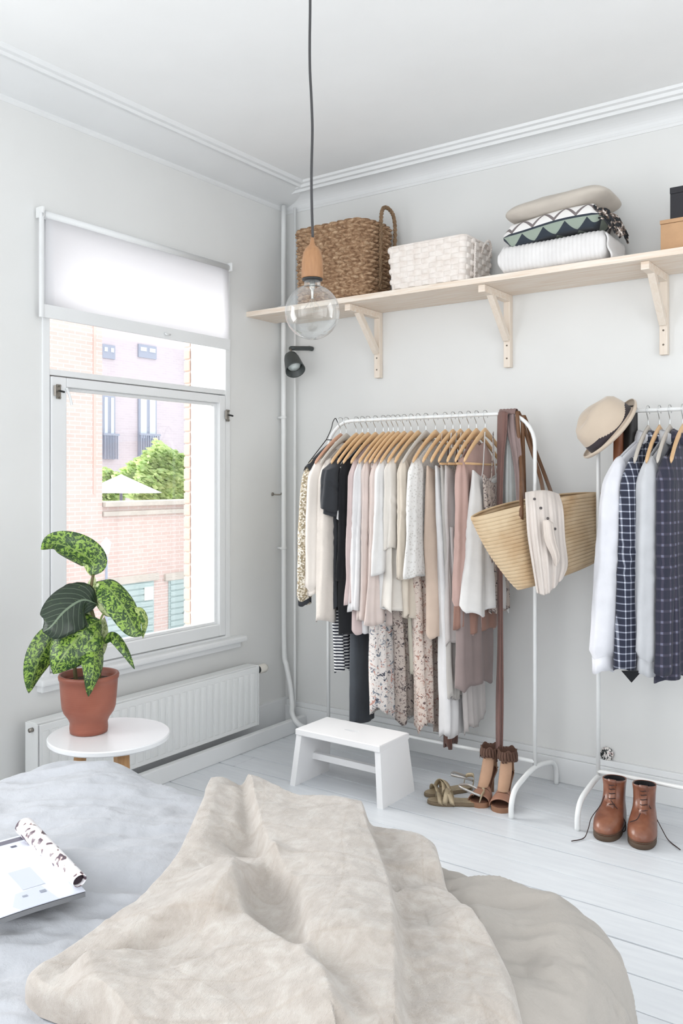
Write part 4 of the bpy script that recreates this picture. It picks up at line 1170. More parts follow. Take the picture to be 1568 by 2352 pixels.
H(1094, 'maple', True, what='maple hanger with bar holding the dusty rose blouse')
H(1114, 'maple', True, what='front maple hanger with bar holding the white camisole top')
GRP = 'tops and dresses on the corner rack'
def gm_(u, name, label, cat, mat, vb, **kw):
    x = hx_(u)
    zb = hz(vb, x, (kw.get('hem') or (-0.19, 0.19))[0])
    s = kw.get('sleeve')
    if s and 'v' in s:
        s = dict(s); ztop = RZ + kw.get('z_sh', -0.08) - kw.get('slope', 0.112) * 0.8 - s.get('drop', 0)
        s['ln'] = ztop - hz(s.pop('v'), x, -0.21); kw['sleeve'] = s
    return garment(name, label, cat, x, F[mat] if isinstance(mat, str) else mat, zb=zb, group=GRP, **kw)
# wire hanger with the sequin jacket, last against the corner
wh_ = thing('wire_hanger', 'dark wire hanger at the corner end holding the sequin jacket', 'hanger', (hx_(770), RY, RZ), 'clothes hangers on the racks')
x = hx_(770)
MB().tube(spl([(x, RY + 0.02, RZ - 0.005), (x, RY, RZ + 0.0145), (x, RY - 0.02, RZ - 0.004), (x, RY - 0.03, RZ - 0.03), (x, RY - 0.05, RZ - 0.06), (x, RY - 0.07, RZ - 0.085)], 24), 0.002, 7, up=(1, 0, 0)).build('hook', m_black, wh_)
MB().tube([(x, RY - 0.20, RZ - 0.19), (x, RY - 0.07, RZ - 0.085), (x, RY + 0.05, RZ - 0.085), (x, RY + 0.2, RZ - 0.19)], 0.0022, 7, up=(1, 0, 0)).build('shoulder', m_black, wh_)
gm_(770, 'sequin_jacket', 'beige sequined jacket with dark shoulders hanging nearest the corner', 'jacket', 'sequin', 1330, w=0.195, sleeve=dict(v=1388, rx=0.024, rx1=0.030, r0=0.045, r1=0.042, dx=-0.012, out=0.032, rip=0.04, cuff=0.06), z_sh=-0.088, cuff_mat=F['char'])
def yoke(t_, x, yc, zr, G):
    MB().grid(np.array([[(x + s_ * 0.012, yc + y, zr - 0.086 - 0.112 * (abs(y) / 0.2) ** 1.25 - (0 if k == 1 else 0.018)) for k, s_ in ((0, -1.3), (1, -0.6), (1, 0.6), (0, 1.3))] for y in np.linspace(-0.215, 0.215, 20)])).build('yoke', F['char'], t_, solid=0.001)
yoke(bpy.data.objects['sequin_jacket'], hx_(770), RY, RZ, None)
gm_(784, 'knit_jumper', 'cream ribbed knit jumper with full long sleeves', 'jumper', 'knit', 1330, w=0.19, th=0.022, sleeve=dict(v=1362, rx=0.034, rx1=0.038, r0=0.050, r1=0.050, out=0.026, rip=0.05, k=3, cuff=0.05), collar=(0.055, 0.022))
gm_(806, 'knit_cardigan', 'greige long-sleeved knit cardigan longer than its cream neighbour', 'cardigan', 'knit2', 1380, w=0.19, th=0.024, sleeve=dict(v=1424, rx=0.036, rx1=0.040, r0=0.046, r1=0.050, out=0.018, rip=0.05, k=3), xoff=0.01)
gm_(803, 'striped_top', 'navy and white striped top showing below the pale knitwear', 'top', 'stripe', 1543, w=0.17, hem=(-0.10, 0.10), th=0.012, sleeve=None, seed=1.0)
gm_(822, 'short_sleeved_shirt', 'charcoal short-sleeved shirt with rolled cuff', 'shirt', 'char', 1400, w=0.19, th=0.016, sleeve=dict(v=1180, rx=0.032, rx1=0.036, r0=0.052, r1=0.060, out=0.03, rip=0.06, cuff=0.1))
gm_(838, 'dotted_blouse', 'white blouse printed with grey dots between the charcoal shirt and the black blouse', 'blouse', 'dots', 1250, w=0.175, sleeve=dict(v=1190, rx=0.015, r0=0.030, r1=0.036, out=0.0, flare=0.5))
gm_(844, 'black_blouse', 'long soft black blouse between the charcoal shirt and the pink blouse', 'blouse', 'black', 1456, w=0.185, hem=(-0.19, 0.15), th=0.024, hemth=0.040, sleeve=dict(v=1330, rx=0.024, r0=0.036, r1=0.034, out=0.0, dx=-0.012), amp=0.010)
gm_(838, 'denim_trousers', 'dark grey trousers hanging low beside the striped top', 'trousers', 'trouser', 1664, w=0.085, hem=(-0.10, 0.05), top='flat', z_sh=-0.40, th=0.024, hemth=0.030, folds=2, amp=0.003, hemwave=0.001)
gm_(866, 'pink_blouse', 'dusty pink long-sleeved blouse beside the black top', 'blouse', 'pink', 1452, w=0.185, th=0.014, sleeve=dict(v=1385, rx=0.020, rx1=0.024, r0=0.036, r1=0.036, out=0.010, dx=-0.006))
gm_(879, 'white_tunic', 'white tunic with ruched cuffs beside the dusty pink blouse', 'tunic', 'white2', 1455, w=0.185, th=0.015, sleeve=dict(v=1402, rx=0.022, rx1=0.030, r0=0.036, r1=0.042, out=0.012, dx=-0.010, rip=0.12), hem=(-0.16, 0.18))
gm_(890, 'embroidered_blouse', 'pale blush blouse with embroidered sleeve', 'blouse', 'blush', 1440, w=0.18, th=0.014, sleeve=dict(v=1425, rx=0.020, rx1=0.026, r0=0.034, r1=0.042, out=0.006, rip=0.12), hem=(-0.15, 0.18))
gm_(903, 'floral_dress', 'long blue and pink floral dress with a dipping hem, lowest on the left', 'dress', 'floral1', 1660, w=0.17, hem=(-0.155, 0.13), th=0.018, hemth=0.046, folds=6, amp=0.012, hs=-0.045, hemwave=0.015)
gm_(914, 'chiffon_blouse', 'blush chiffon blouse with wide sleeves', 'blouse', 'blush', 1440, w=0.18, th=0.014, sleeve=dict(v=1432, rx=0.022, rx1=0.030, r0=0.034, r1=0.046, out=0.004, dx=-0.008, rip=0.14, flare=0.3), hem=(-0.12, 0.18))
gm_(926, 'white_blouse', 'crisp white blouse ending in a short wide sleeve', 'blouse', 'white', 1395, w=0.185, th=0.014, sleeve=dict(v=1316, rx=0.024, rx1=0.026, r0=0.036, r1=0.048, out=0.012, rip=0.08, flare=0.35))
gm_(934, 'patterned_dress', 'dark patterned dress showing beneath the ivory blouse', 'dress', 'floral3', 1640, w=0.13, hem=(-0.07, 0.12), th=0.014, hemth=0.036, folds=7, amp=0.010, hs=0.03, hemwave=0.012)
gm_(946, 'ivory_blouse', 'wide ivory blouse with soft vertical folds in the middle of the rack', 'blouse', 'ivory', 1402, w=0.185, th=0.020, hemth=0.038, hem=(-0.20, 0.15), folds=6, amp=0.010, sleeve=dict(v=1260, rx=0.022, rx1=0.026, r0=0.040, r1=0.044, out=-0.004))
gm_(962, 'butter_slip', 'pale butter slip hanging long and narrow between the floral dresses', 'dress', 'butter', 1562, w=0.14, hem=(-0.04, 0.10), th=0.012, hemth=0.022, folds=3, amp=0.008, hs=-0.02)
gm_(972, 'cream_tunic', 'cream tunic with a loose hem behind the lace blouse', 'tunic', 'cream', 1418, w=0.18, th=0.015, hemth=0.024, sleeve=dict(v=1330, rx=0.020, r0=0.034, r1=0.036, out=0.0), hem=(-0.15, 0.15))
gm_(986, 'rosy_floral_dress', 'long rosy floral dress whose hem falls to a point', 'dress', 'floral2', 1672, w=0.15, hem=(-0.08, 0.10), th=0.014, hemth=0.036, folds=5, amp=0.010, hs=-0.0, hemwave=0.02)
gm_(1001, 'lace_blouse', 'white lace blouse with scalloped short sleeve', 'blouse', 'lace', 1390, w=0.185, th=0.016, sleeve=dict(v=1322, rx=0.026, rx1=0.030, r0=0.040, r1=0.052, out=0.010, rip=0.07, flare=0.35), hem=(-0.06, 0.18), xoff=0.01)
gm_(1022, 'beige_dress', 'nude beige slip dress beside the lace blouse', 'dress', 'beige', 1462, w=0.15, hem=(-0.13, 0.13), th=0.016, hemth=0.022, folds=5, amp=0.008, top='strap')
gm_(1034, 'brown_slip', 'mauve brown slip peeping below the long white dress', 'dress', 'brown', 1716, w=0.10, hem=(-0.03, 0.04), th=0.008, hemth=0.012, amp=0.006, top='strap', seg=30)
gm_(1044, 'white_maxi_dress', 'long white pleated dress reaching lowest in the middle of the rack', 'dress', 'white2', 1692, w=0.16, hem=(-0.085, 0.05), th=0.016, hemth=0.026, folds=4, amp=0.009, top='strap')
gm_(1056, 'grey_top', 'warm grey strappy top near the front hangers', 'top', 'grey', 1605, w=0.16, hem=(-0.10, -0.02), th=0.014, hemth=0.016, folds=5, amp=0.008, top='strap')
gm_(1066, 'lilac_dress', 'pale lilac grey dress in soft folds beside the dusty rose blouse', 'dress', 'lilac', 1480, w=0.16, hem=(-0.12, 0.10), th=0.014, hemth=0.020, folds=4, amp=0.008, top='strap')
gm_(1094, 'taupe_skirt', 'mauve taupe skirt below the rust hem', 'skirt', 'taupe', 1583, w=0.15, hem=(-0.15, 0.10), th=0.022, hemth=0.036, folds=3, amp=0.006, top='flat', z_sh=-0.30)
gm_(1072, 'fringed_top', 'pale semi-sheer fringed scarf top hanging behind the taupe skirt', 'top', 'lilac', 1672, w=0.14, hem=(-0.02, 0.16), th=0.008, hemth=0.010, folds=6, amp=0.006, hs=0.02, top='flat', z_sh=-0.45)
gm_(1096, 'rose_blouse', 'dusty rose blouse with rust coloured hem and cuff', 'blouse', 'rose', 1452, w=0.15, th=0.018, hemth=0.028, hem=(-0.10, 0.13), sleeve=dict(v=1446, rx=0.024, rx1=0.028, r0=0.034, r1=0.042, out=-0.004, dx=-0.01, cuff=0.16), top='shoulder', cuff_mat=F['rust'])
gm_(1104, 'rust_skirt', 'brick rust skirt hem showing under the white camisole', 'skirt', 'rust', 1455, w=0.12, hem=(-0.11, 0.14), th=0.020, hemth=0.024, folds=4, amp=0.004, top='flat', z_sh=-0.55, hemwave=0.002)
gm_(1118, 'white_camisole', 'white camisole with thin straps in front of all the tops', 'top', 'white', 1412, w=0.125, hem=(-0.17, 0.14), th=0.018, hemth=0.040, folds=5, amp=0.012, hs=-0.01, hemwave=0.014, top='strap', z_sh=-0.115, slope=0.10)
gm_(1135, 'dark_print_blouse', 'dark patterned blouse end glimpsed behind the straw bag', 'blouse', 'floral3', 1405, w=0.10, hem=(-0.02, 0.12), th=0.010, hemth=0.018, amp=0.006, top='strap', z_sh=-0.12)

# ------------------------------------------------------------------ scarf, sash, white scarf over the rail end
def cloth_px(rows, nu=40, nv=70, rip=0.0, k=3, seed=0.0, dirn=None):
    """rows: list of [(u,v,depth), ...] control points; Catmull-Rom both ways -> world grid"""
    W = [[AD(*p) for p in r] for r in rows]
    A = np.array([spl(r, nu) for r in W]); B = np.array([spl(A[:, j], nv) for j in range(nu)])   # nu x nv x 3
    if rip:
        s_ = np.linspace(0, 1, nu)[:, None]; t = np.linspace(0, 1, nv)[None, :]
        d = rip * (np.sin(2 * PI * k * s_ + seed + 1.2 * t) + 0.4 * np.sin(2 * PI * k * 2.3 * s_ - seed)) * (0.4 + 0.6 * t)
        B = B - _F[None, None, :] * d[:, :, None]
    return B
sf = thing('long_scarf', 'mauve brown scarf knotted over the right end of the rack rail', 'scarf', (1.2, RY, RZ))
D0 = depth_of((1.2, RY, 1.5))
f1 = cloth_px([[(1143, 948, D0 + 0.03), (1154, 944, D0 - 0.02), (1166, 948, D0 - 0.03)], [(1142, 1000, D0 + 0.02), (1153, 1000, D0 - 0.02), (1163, 1000, D0 - 0.03)], [(1142, 1060, D0 + 0.02), (1150, 1060, D0 - 0.01), (1157, 1060, D0 - 0.02)], [(1141, 1200, D0 + 0.02), (1147, 1200, D0 - 0.01), (1153, 1200, D0 - 0.01)], [(1143, 1450, D0 + 0.02), (1148, 1450, D0 - 0.0), (1154, 1450, D0)], [(1139, 1600, D0 + 0.02), (1146, 1600, D0 - 0.01), (1155, 1600, D0)], [(1139, 1728, D0 + 0.02), (1146, 1729, D0 - 0.01), (1153, 1728, D0)]], 24, 90, 0.004, 2, 0.5)
MB().grid(f1).build('front_fall', fabric('brown_scarf_cloth', (124, 96, 90), tr=0.05), sf, solid=0.002)
f2 = cloth_px([[(1160, 948, D0 + 0.02), (1176, 944, D0 - 0.02), (1191, 950, D0 - 0.01)], [(1163, 985, D0 - 0.01), (1178, 985, D0 - 0.03), (1192, 985, D0 - 0.02)], [(1175, 1040, D0 - 0.02), (1185, 1040, D0 - 0.05), (1196, 1040, D0 - 0.04)], [(1183, 1100, D0 - 0.04), (1192, 1100, D0 - 0.06), (1200, 1100, D0 - 0.05)], [(1186, 1155, D0 - 0.05), (1195, 1156, D0 - 0.07), (1203, 1155, D0 - 0.06)]], 24, 50, 0.004, 2, 1.5)
MB().grid(f2).build('side_fall', fabric('mauve_scarf_cloth', (150, 132, 130), tr=0.05), sf, solid=0.002)
ov = MB(); 
for (ua, ub) in ((1143, 1192),):
    G = []
    for a in np.linspace(-0.3, PI + 0.3, 14):
        G.append([AD(u, 956, D0) * [1, 0, 0] + np.array([0, RY - 0.016 * math.cos(a), RZ + 0.016 * math.sin(a) + 0.001 * math.sin(u * 0.6)]) for u in np.linspace(ua, ub, 30)])
    ov.grid(np.array(G))
ov.build('rail_wrap', fabric('wrap_scarf_cloth', (138, 116, 112), tr=0.05), sf, solid=0.002)
ws = thing('chiffon_scarf', 'pale grey-white chiffon scarf hanging from the rail behind the mauve scarf', 'scarf', (1.22, RY, RZ))
f3 = cloth_px([[(1162, 952, D0 + 0.03), (1172, 952, D0), (1180, 952, D0 + 0.03)], [(1155, 1010, D0 + 0.03), (1168, 1010, D0), (1178, 1010, D0 + 0.03)], [(1148, 1080, D0 + 0.04), (1168, 1080, D0), (1185, 1080, D0 + 0.04)], [(1146, 1170, D0 + 0.05), (1168, 1170, D0 + 0.01), (1190, 1170, D0 + 0.05)], [(1146, 1260, D0 + 0.06), (1168, 1260, D0 + 0.03), (1192, 1260, D0 + 0.06)]], 30, 50, 0.006, 3, 0.2)
MB().grid(f3).build('cloth', fabric('grey_white_chiffon', (216, 220, 220), tr=0.25), ws, solid=0.001)

# ------------------------------------------------------------------ straw bag with draped shirt
bag = thing('straw_bag', 'large straw tote bag with brown leather handles hanging from the rack end', 'bag', tuple(AD(1230, 1350, 3.18)))
m_straw = Mat('woven_straw', srgb(206, 178, 138), 0.85)
m_straw.setcol(m_straw.mix(m_straw.ramp(m_straw.noise(9, 4), [(0.35, (0, 0, 0)), (0.65, (1, 1, 1))]), srgb(212, 190, 158), srgb(188, 158, 122)))
m_straw.bump(m_straw.noise(160, 3, stretch=(1, 1, 3)), 0.5, 0.0015)
rimA, rimB = AD(1086, 1190, 3.02), AD(1379, 1133, 3.36)
botA, botB = AD(1190, 1352, 3.08), AD(1362, 1288, 3.30)
axv = (rimB - rimA); axv /= np.linalg.norm(axv); nrm = np.cross(axv, [0, 0, 1.0]); nrm /= np.linalg.norm(nrm)   # thickness direction
if nrm @ _F > 0: nrm = -nrm      # towards the camera
G = []; nr = 150; na = 96
for j in range(nr + 1):
    t = j / nr
    A_ = rimA * (1 - t) + botA * t; B_ = rimB * (1 - t) + botB * t
    bul = 0.018 * math.sin(PI * t); A_ = A_ - axv * bul; B_ = B_ + axv * bul * 0.6
    c_ = (A_ + B_) / 2; h_ = np.linalg.norm(B_ - A_) / 2; d_ = (B_ - A_) / (2 * h_)
    tk = (0.062 * (1 - t) + 0.060 * t) * (1.0 if t < 0.9 else math.sqrt(max(0.0, 1 - ((t - 0.9) / 0.1) ** 2)) * 0.6 + 0.4)
    row = []
    for i in range(na):
        a = 2 * PI * i / na; c, s_ = math.cos(a), math.sin(a)
        sag = (-0.020 * (1 - abs(c) ** 2) + 0.0) * (1 - t)
        ripw = 0.0028 * abs(math.sin(PI * j / 7.0 + 0.15 * math.sin(5 * a)))
        row.append(c_ + d_ * (math.copysign(abs(c) ** 0.85, c) * (h_ + ripw)) + nrm * (s_ * (tk + ripw * 1.2)) + np.array([0, 0, -sag * 1.0]))
    G.append(row)
G = np.array(G)
inner = G[::-1][int(nr * 0.25):].copy() if False else None
MB().grid(G, cv=True, cap1=True).build('body', m_straw.m, bag, solid=0.004)
rp = [tuple(p) for p in G[0]] + [tuple(G[0][0])]
MB().tube(rp, 0.0042, 8, caps=False).build('rim', m_straw.m, bag)
m_lea = Mat('brown_leather', srgb(112, 78, 52), 0.5).vary(20, 0.15).m
wv = _R * 0.0075
TOPX = (1.262, RY, RZ + 0.005)
def strap(pts): return MB().strip(spl(pts, 40), wv, 0.003)
tp1 = AD(1190, 958, D0 - 0.03); tp2 = AD(1200, 968, D0 - 0.03)
strap([AD(1196, 1215, 3.065), AD(1197, 1155, 3.07), AD(1196, 1060, D0 - 0.06), tp1 + [0.0, -0.01, 0.0], tp1 + [0, 0.012, 0.012], AD(1212, 1010, D0 + 0.01), AD(1240, 1095, D0 - 0.03), AD(1249, 1150, 3.11), AD(1250, 1200, 3.13)]).build('handle', m_lea, bag)
strap([AD(1205, 1180, D0 - 0.02), AD(1203, 1100, D0 + 0.01), tp2 + [0.0, 0.0, 0.0], tp2 + [0.004, 0.02, 0.008], AD(1224, 1020, D0 + 0.03), AD(1252, 1095, D0 + 0.03), AD(1268, 1140, 3.25), AD(1272, 1165, 3.27)]).build('handle', m_lea, bag)
shd_ = thing('draped_shirt', 'off-white shirt with small dark buttons draped over the front of the straw bag', 'shirt', tuple(AD(1245, 1134, 3.1)))
dB = 3.04
g = cloth_px([[(1212, 1150, 3.20), (1235, 1148, 3.20), (1260, 1146, 3.22), (1284, 1146, 3.26)],
              [(1206, 1132, 3.10), (1232, 1128, 3.11), (1258, 1128, 3.14), (1283, 1136, 3.19)],
              [(1207, 1165, 3.035), (1232, 1160, 3.04), (1262, 1160, 3.07), (1292, 1170, 3.12)],
              [(1211, 1230, 3.03), (1238, 1230, 3.02), (1268, 1232, 3.05), (1296, 1235, 3.11)],
              [(1222, 1300, 3.03), (1246, 1302, 3.01), (1272, 1300, 3.045), (1302, 1296, 3.11)],
              [(1232, 1362, 3.04), (1252, 1366, 3.03), (1270, 1352, 3.06), (1290, 1330, 3.10)]], 70, 90, 0.006, 4, 0.9)
MB().grid(g).build('cloth', fabric('natural_white_linen', (228, 219, 212), tr=0.1), shd_, solid=0.002)
g2 = cloth_px([[(1246, 1195, 3.01), (1258, 1195, 3.0), (1268, 1200, 3.02)], [(1250, 1240, 3.0), (1264, 1240, 2.985), (1276, 1244, 3.01)], [(1266, 1275, 3.0), (1276, 1278, 2.985), (1284, 1275, 3.01)], [(1273, 1296, 3.01), (1277, 1300, 3.0), (1281, 1294, 3.01)]], 20, 30, 0.003, 2)
MB().grid(g2).build('sleeve_end', fabric('natural_white_linen_fold', (228, 217, 208), tr=0.1), shd_, solid=0.002)
m_btn = Mat('dark_button', srgb(84, 78, 78), 0.4).m
for (u, v) in ((1226, 1147), (1241, 1168), (1257, 1190), (1273, 1216)):
    # sits on the cloth: nearest grid point
    P = g.reshape(-1, 3); best = min(range(len(P)), key=lambda i: np.linalg.norm((lambda q: (784 + FPX * ((q - CAM) @ _R) / ((q - CAM) @ _F) - u, 1100 - FPX * (q - CAM)[2] / ((q - CAM) @ _F) - v))(P[i])) + (0 if (P[i] - CAM) @ _F < 3.16 else 50))
    MB().lathe([(0, 0.003), (0.0045, 0.003), (0.0052, 0.0015), (0.005, -0.002)], P[best] - _F * 0.004, 12, axis=-_F, cap1=False).build('button', m_btn, shd_)

# ------------------------------------------------------------------ right rack: hat, belts, shirts
D2 = depth_of((R2X + 0.08, RY2, 1.45))
hat = thing('fedora_hat', 'beige felt fedora with dark grey band hanging on the left end of the right rack', 'hat', tuple(AD(1400, 985, D2)))
m_felt = Mat('beige_felt', srgb(202, 186, 168), 0.95, sheen=0.4); m_felt.vary(8, 0.06); m_felt.bump(m_felt.noise(260, 3), 0.35, 0.0008)
hc = AD(1405, 990, D2 - 0.02)          # centre of the brim opening
hax = AD(1357, 950, D2 - 0.022) - hc; hax /= np.linalg.norm(hax)
# brim plane long axis: down-left to up-right in the picture
ba = AD(1455, 935, D2 + 0.01) - AD(1356, 1046, D2 - 0.03); ba /= np.linalg.norm(ba); ba -= hax * (ba @ hax); ba /= np.linalg.norm(ba); bb2 = np.cross(hax, ba)
def hatring(r, h, e=1.0, wav=0.0, n=64):
    out = []
    for i in range(n):
        a = 2 * PI * i / n
        out.append(hc + ba * (r * 1.10 * math.cos(a)) + bb2 * (r * 0.92 * math.sin(a)) + hax * (h + wav * math.cos(2 * a)))
    return out
prof_h = [(0.127, 0.014, 0.006), (0.129, 0.006, 0.008), (0.124, -0.001, 0.006), (0.110, -0.003, 0.002), (0.101, 0.000, 0.0), (0.098, 0.010, 0), (0.096, 0.045, 0), (0.090, 0.078, 0), (0.078, 0.098, -0.004), (0.060, 0.107, -0.009), (0.034, 0.103, -0.009), (0.004, 0.096, -0.004)]
MB().grid(np.array([hatring(r, h, 1, w_) for r, h, w_ in prof_h]), cv=True, cap1=True).build('felt', m_felt.m, hat, solid=0.003)
band = MB().grid(np.array([hatring(0.0990, 0.005), hatring(0.1015, 0.007), hatring(0.0995, 0.036), hatring(0.0970, 0.038)]), cv=True)
band.build('band', fabric('dark_grey_ribbon', (66, 60, 64), tr=0), hat)
for (ua, ub, va, vb, c, nm, lb) in ((1412, 1433, 945, 1060, (150, 92, 62), 'leather_belt', 'tan brown leather belt hanging behind the hat'), (1436, 1461, 938, 1065, (36, 32, 32), 'black_belt', 'black leather belt hanging between the hat and the shirts')):
    x0 = AY((ua + ub) / 2, 945, RY2)[0]
    b_ = thing(nm, lb, 'belt', (x0, RY2, RZ2), 'belts hung on the right rack')
    hw2 = (ub - ua) / 2 / FPX * D2
    P_ = [(x0, RY2 + 0.016, RZ2 - 0.30), (x0, RY2 + 0.014, RZ2 - 0.05), (x0, RY2 + 0.008, RZ2 + 0.011), (x0, RY2 - 0.008, RZ2 + 0.011), (x0, RY2 - 0.014, RZ2 - 0.05), (x0 - 0.003, RY2 - 0.016, RZ2 - 0.30)]
    MB().strip(spl(P_, 40), (hw2, 0.0, 0.0), 0.004).build('strap', Mat(nm + '_leather', srgb(*c), 0.5).vary(15, 0.15).m, b_)
def hx2(u): return float(AY(u, 950, RY2)[0])
def hz2(v, x, dy=-0.15): d = depth_of((x, RY2 + dy, 1.0)); return CAMH - (v - 1100.0) / FPX * d
G2 = 'shirts on the right rack'
hanger(hx2(1488), RY2, RZ2, 'grey', 'pale hanger holding the white oxford shirt')
hanger(hx2(1514), RY2, RZ2, 'maple', 'maple hanger holding the navy checked shirt')
hanger(hx2(1538), RY2, RZ2, 'grey', 'pale hanger holding the light grey linen shirt')
hanger(hx2(1568), RY2, RZ2, 'maple', 'maple hanger at the picture edge holding the dark tartan shirt')
def shirt(u, label, mat, vb, **kw):
    x = hx2(u); s = dict(kw.pop('sleeve')); ztop = RZ2 - 0.084 - 0.112 * 0.8; s['ln'] = ztop - hz2(s.pop('v'), x, -0.21)
    return garment('shirt', label, 'shirt', x, F[mat], yc=RY2, zr=RZ2, zb=hz2(vb, x, -0.15), sleeve=s, group=G2, collar=(0.055, 0.030), **kw)
shirt(1488, 'white oxford shirt with long sleeve hanging first beside the black belt', 'oxford', 1500, w=0.192, th=0.020, yaw=-0.34, sleeve=dict(v=1545, rx=0.034, rx1=0.040, r0=0.056, r1=0.062, out=0.018, y=0.060, rip=0.05, k=3, cuff=0.08))
shirt(1514, 'navy and white checked shirt with a dark pointed tail', 'gingham', 1540, w=0.195, th=0.022, hem=(-0.17, 0.18), yaw=-0.24, sleeve=dict(v=1540, rx=0.034, rx1=0.036, r0=0.048, r1=0.044, y=0.04, out=0.010, rip=0.04, k=3, dx=-0.004))
shirt(1540, 'light grey linen shirt between the two checked shirts', 'grey_shirt', 1520, w=0.195, th=0.024, yaw=-0.16, sleeve=dict(v=1552, rx=0.036, rx1=0.040, r0=0.050, r1=0.054, out=0.014, rip=0.06, k=3, cuff=0.08))
def placket(t_, x, yc, zr, G):
    for z in np.linspace(1.30, 0.95, 4):
        MB().lathe([(0, 0.002), (0.0055, 0.002), (0.006, 0)], (x + 0.040, yc - 0.01, z), 12, axis=(1, 0, 0)).build('button', m_metalw, t_)
shirt(1568, 'dark blue tartan shirt cut by the right edge of the picture', 'tartan', 1560, w=0.200, th=0.026, yaw=-0.08, sleeve=dict(v=1550, rx=0.028, rx1=0.028, r0=0.044, r1=0.040, out=0.006, rip=0.05, k=3), extra=placket)
# dark pointed tail of the checked shirt
x = hx2(1514); tl = AD(1450, 1538, depth_of((x, RY2 - 0.23, 1.0)))
p = [AD(1427, 1541, depth_of(tl)), AD(1474, 1541, depth_of(tl)), AD(1450, 1568, depth_of(tl))]
q = [a + _F * 0.006 for a in p]
MB().add([*p, *q], [(0, 1, 2), (5, 4, 3), (0, 3, 4, 1), (1, 4, 5, 2), (2, 5, 3, 0)]).build('tail', F['black'], bpy.data.objects['shirt.001'], smooth=False)
# ------------------------------------------------------------------ bed
BX0, BX1, BY0, BY1, BZ = 0.66, 2.195, -3.30, -1.935, 0.50
def bed_top(x, y):
    """height of the quilt surface (world metres)"""
    z = BZ + 0.030 * np.exp(-(((x - 0.90) / 0.20) ** 2 + ((y + 2.06) / 0.16) ** 2))
    z = z + 0.006 * fbm(x * 2.3 + 3, y * 2.3, 0, 2)
    return z
WR_SCALE = [1.0]
def wrinkle(x, y):
    a = fbm((x * 0.8 + y * 0.6) * 3.5, (y * 0.8 - x * 0.6) * 11, 2.0, 4); b = fbm(x * 9 + 7, y * 5, 5.0, 4)
    c = fbm(x * 26, y * 20, 9.0, 3)
    return 0.0085 * (1 - 2 * np.abs(a)) + 0.005 * b + 0.0018 * c
def rr_closest(x, y, r):
    """distance outside the inner rounded rectangle and outward normal"""
    cx = np.clip(x, BX0 + r, BX1 - r); cy = np.clip(y, BY0 + r, BY1 - r)
    dx, dy = x - cx, y - cy; d = np.hypot(dx, dy)
    nx = np.where(d > 1e-9, dx / np.maximum(d, 1e-9), 0); ny = np.where(d > 1e-9, dy / np.maximum(d, 1e-9), 0)
    return cx, cy, d - r, nx, ny
def quilt(x, y, lift=0.0, rad=0.16, R=0.075):
    """drape the flat point (x, y) over the bed"""
    cx, cy, d, nx, ny = rr_closest(x, y, rad)
    R_ = R; arc = R_ * PI / 2
    d0 = d + 0.0
    q = np.clip(d0 + R_, 0, arc)                    # runs over the rounded edge
    th = q / R_
    hx = np.where(d0 > -R_, -R_ + R_ * np.sin(th), d0)
    hz = np.where(d0 > -R_, R_ * (1 - np.cos(th)), 0)
    ov = np.clip(d0 + R_ - arc, 0, None)
    ang = np.arctan2(ny, nx)
    s_ = x * 1.0 * np.abs(ny) + y * 1.0 * np.abs(nx) + ang * 0.35
    fold = np.sin(s_ * 33 + 1.6 * np.sin(s_ * 7)) + 0.5 * np.sin(s_ * 61 + 2)
    flare = ov * 0.17 + 0.020 * fold * sstep(0.03, 0.32, ov)
    hx = hx + flare
    px_ = cx + nx * (rad + hx); py_ = cy + ny * (rad + hx)
    px_ = np.where(d0 > -R_, px_, x); py_ = np.where(d0 > -R_, py_, y)
    top = bed_top(np.clip(x, BX0, BX1), np.clip(y, BY0, BY1))
    w = wrinkle(x, y) * WR_SCALE[0]
    z = top - hz - ov + w * np.clip(1 - ov * 6, 0.1, 1)
    inb = sstep(-0.05, 0.08, d0)
    px_ = px_ + nx * (w * 0.5 + lift) * inb; py_ = py_ + ny * (w * 0.5 + lift) * inb
    z = z + lift * (1 - inb)
    return px_, py_, z
bed = thing('bed', 'low bed under a crumpled pale grey linen quilt in the foreground', 'bed', (1.4, -2.7, 0))
MB().bb(BX0 + 0.06, BX1 - 0.06, BY0 - 0.6, BY1 - 0.06, 0.16, BZ - 0.07, 0.04).build('mattress', F['white'], bed)
MB().bb(BX0 + 0.08, BX1 - 0.08, BY0 - 0.6, BY1 - 0.08, 0.06, 0.16, 0.01).build('base', m_trim, bed, smooth=False)
for (x, y) in ((BX0 + 0.14, BY1 - 0.14), (BX1 - 0.14, BY1 - 0.14), (BX0 + 0.14, BY0 - 0.5), (BX1 - 0.14, BY0 - 0.5)):
    MB().tube([(x, y, 0.0), (x, y, 0.06)], 0.025, 12).build('leg', m_trim, bed)
ex = 0.40
ux = np.linspace(BX0 - ex, BX1 + ex, 420); uy = np.linspace(-3.72, BY1 + ex, 420)
Xg, Yg = np.meshgrid(ux, uy, indexing='ij')
Q = np.stack(quilt(Xg, Yg), 2); Q[:, :, 2] = np.maximum(Q[:, :, 2], 0.012 + 0.004 * vnoise(Xg * 20, Yg * 20))
m_lin = Mat('pale_grey_linen', srgb(178, 181, 187), 0.92, sheen=0.15, spec=0.15)
m_lin.vary(5, 0.03); m_lin.bump(m_lin.noise(26, 5, rough=0.6), 0.55, 0.008); m_lin.bump(m_lin.noise(500, 2), 0.3, 0.0006)
MB().grid(Q).build('quilt', m_lin.m, bed)
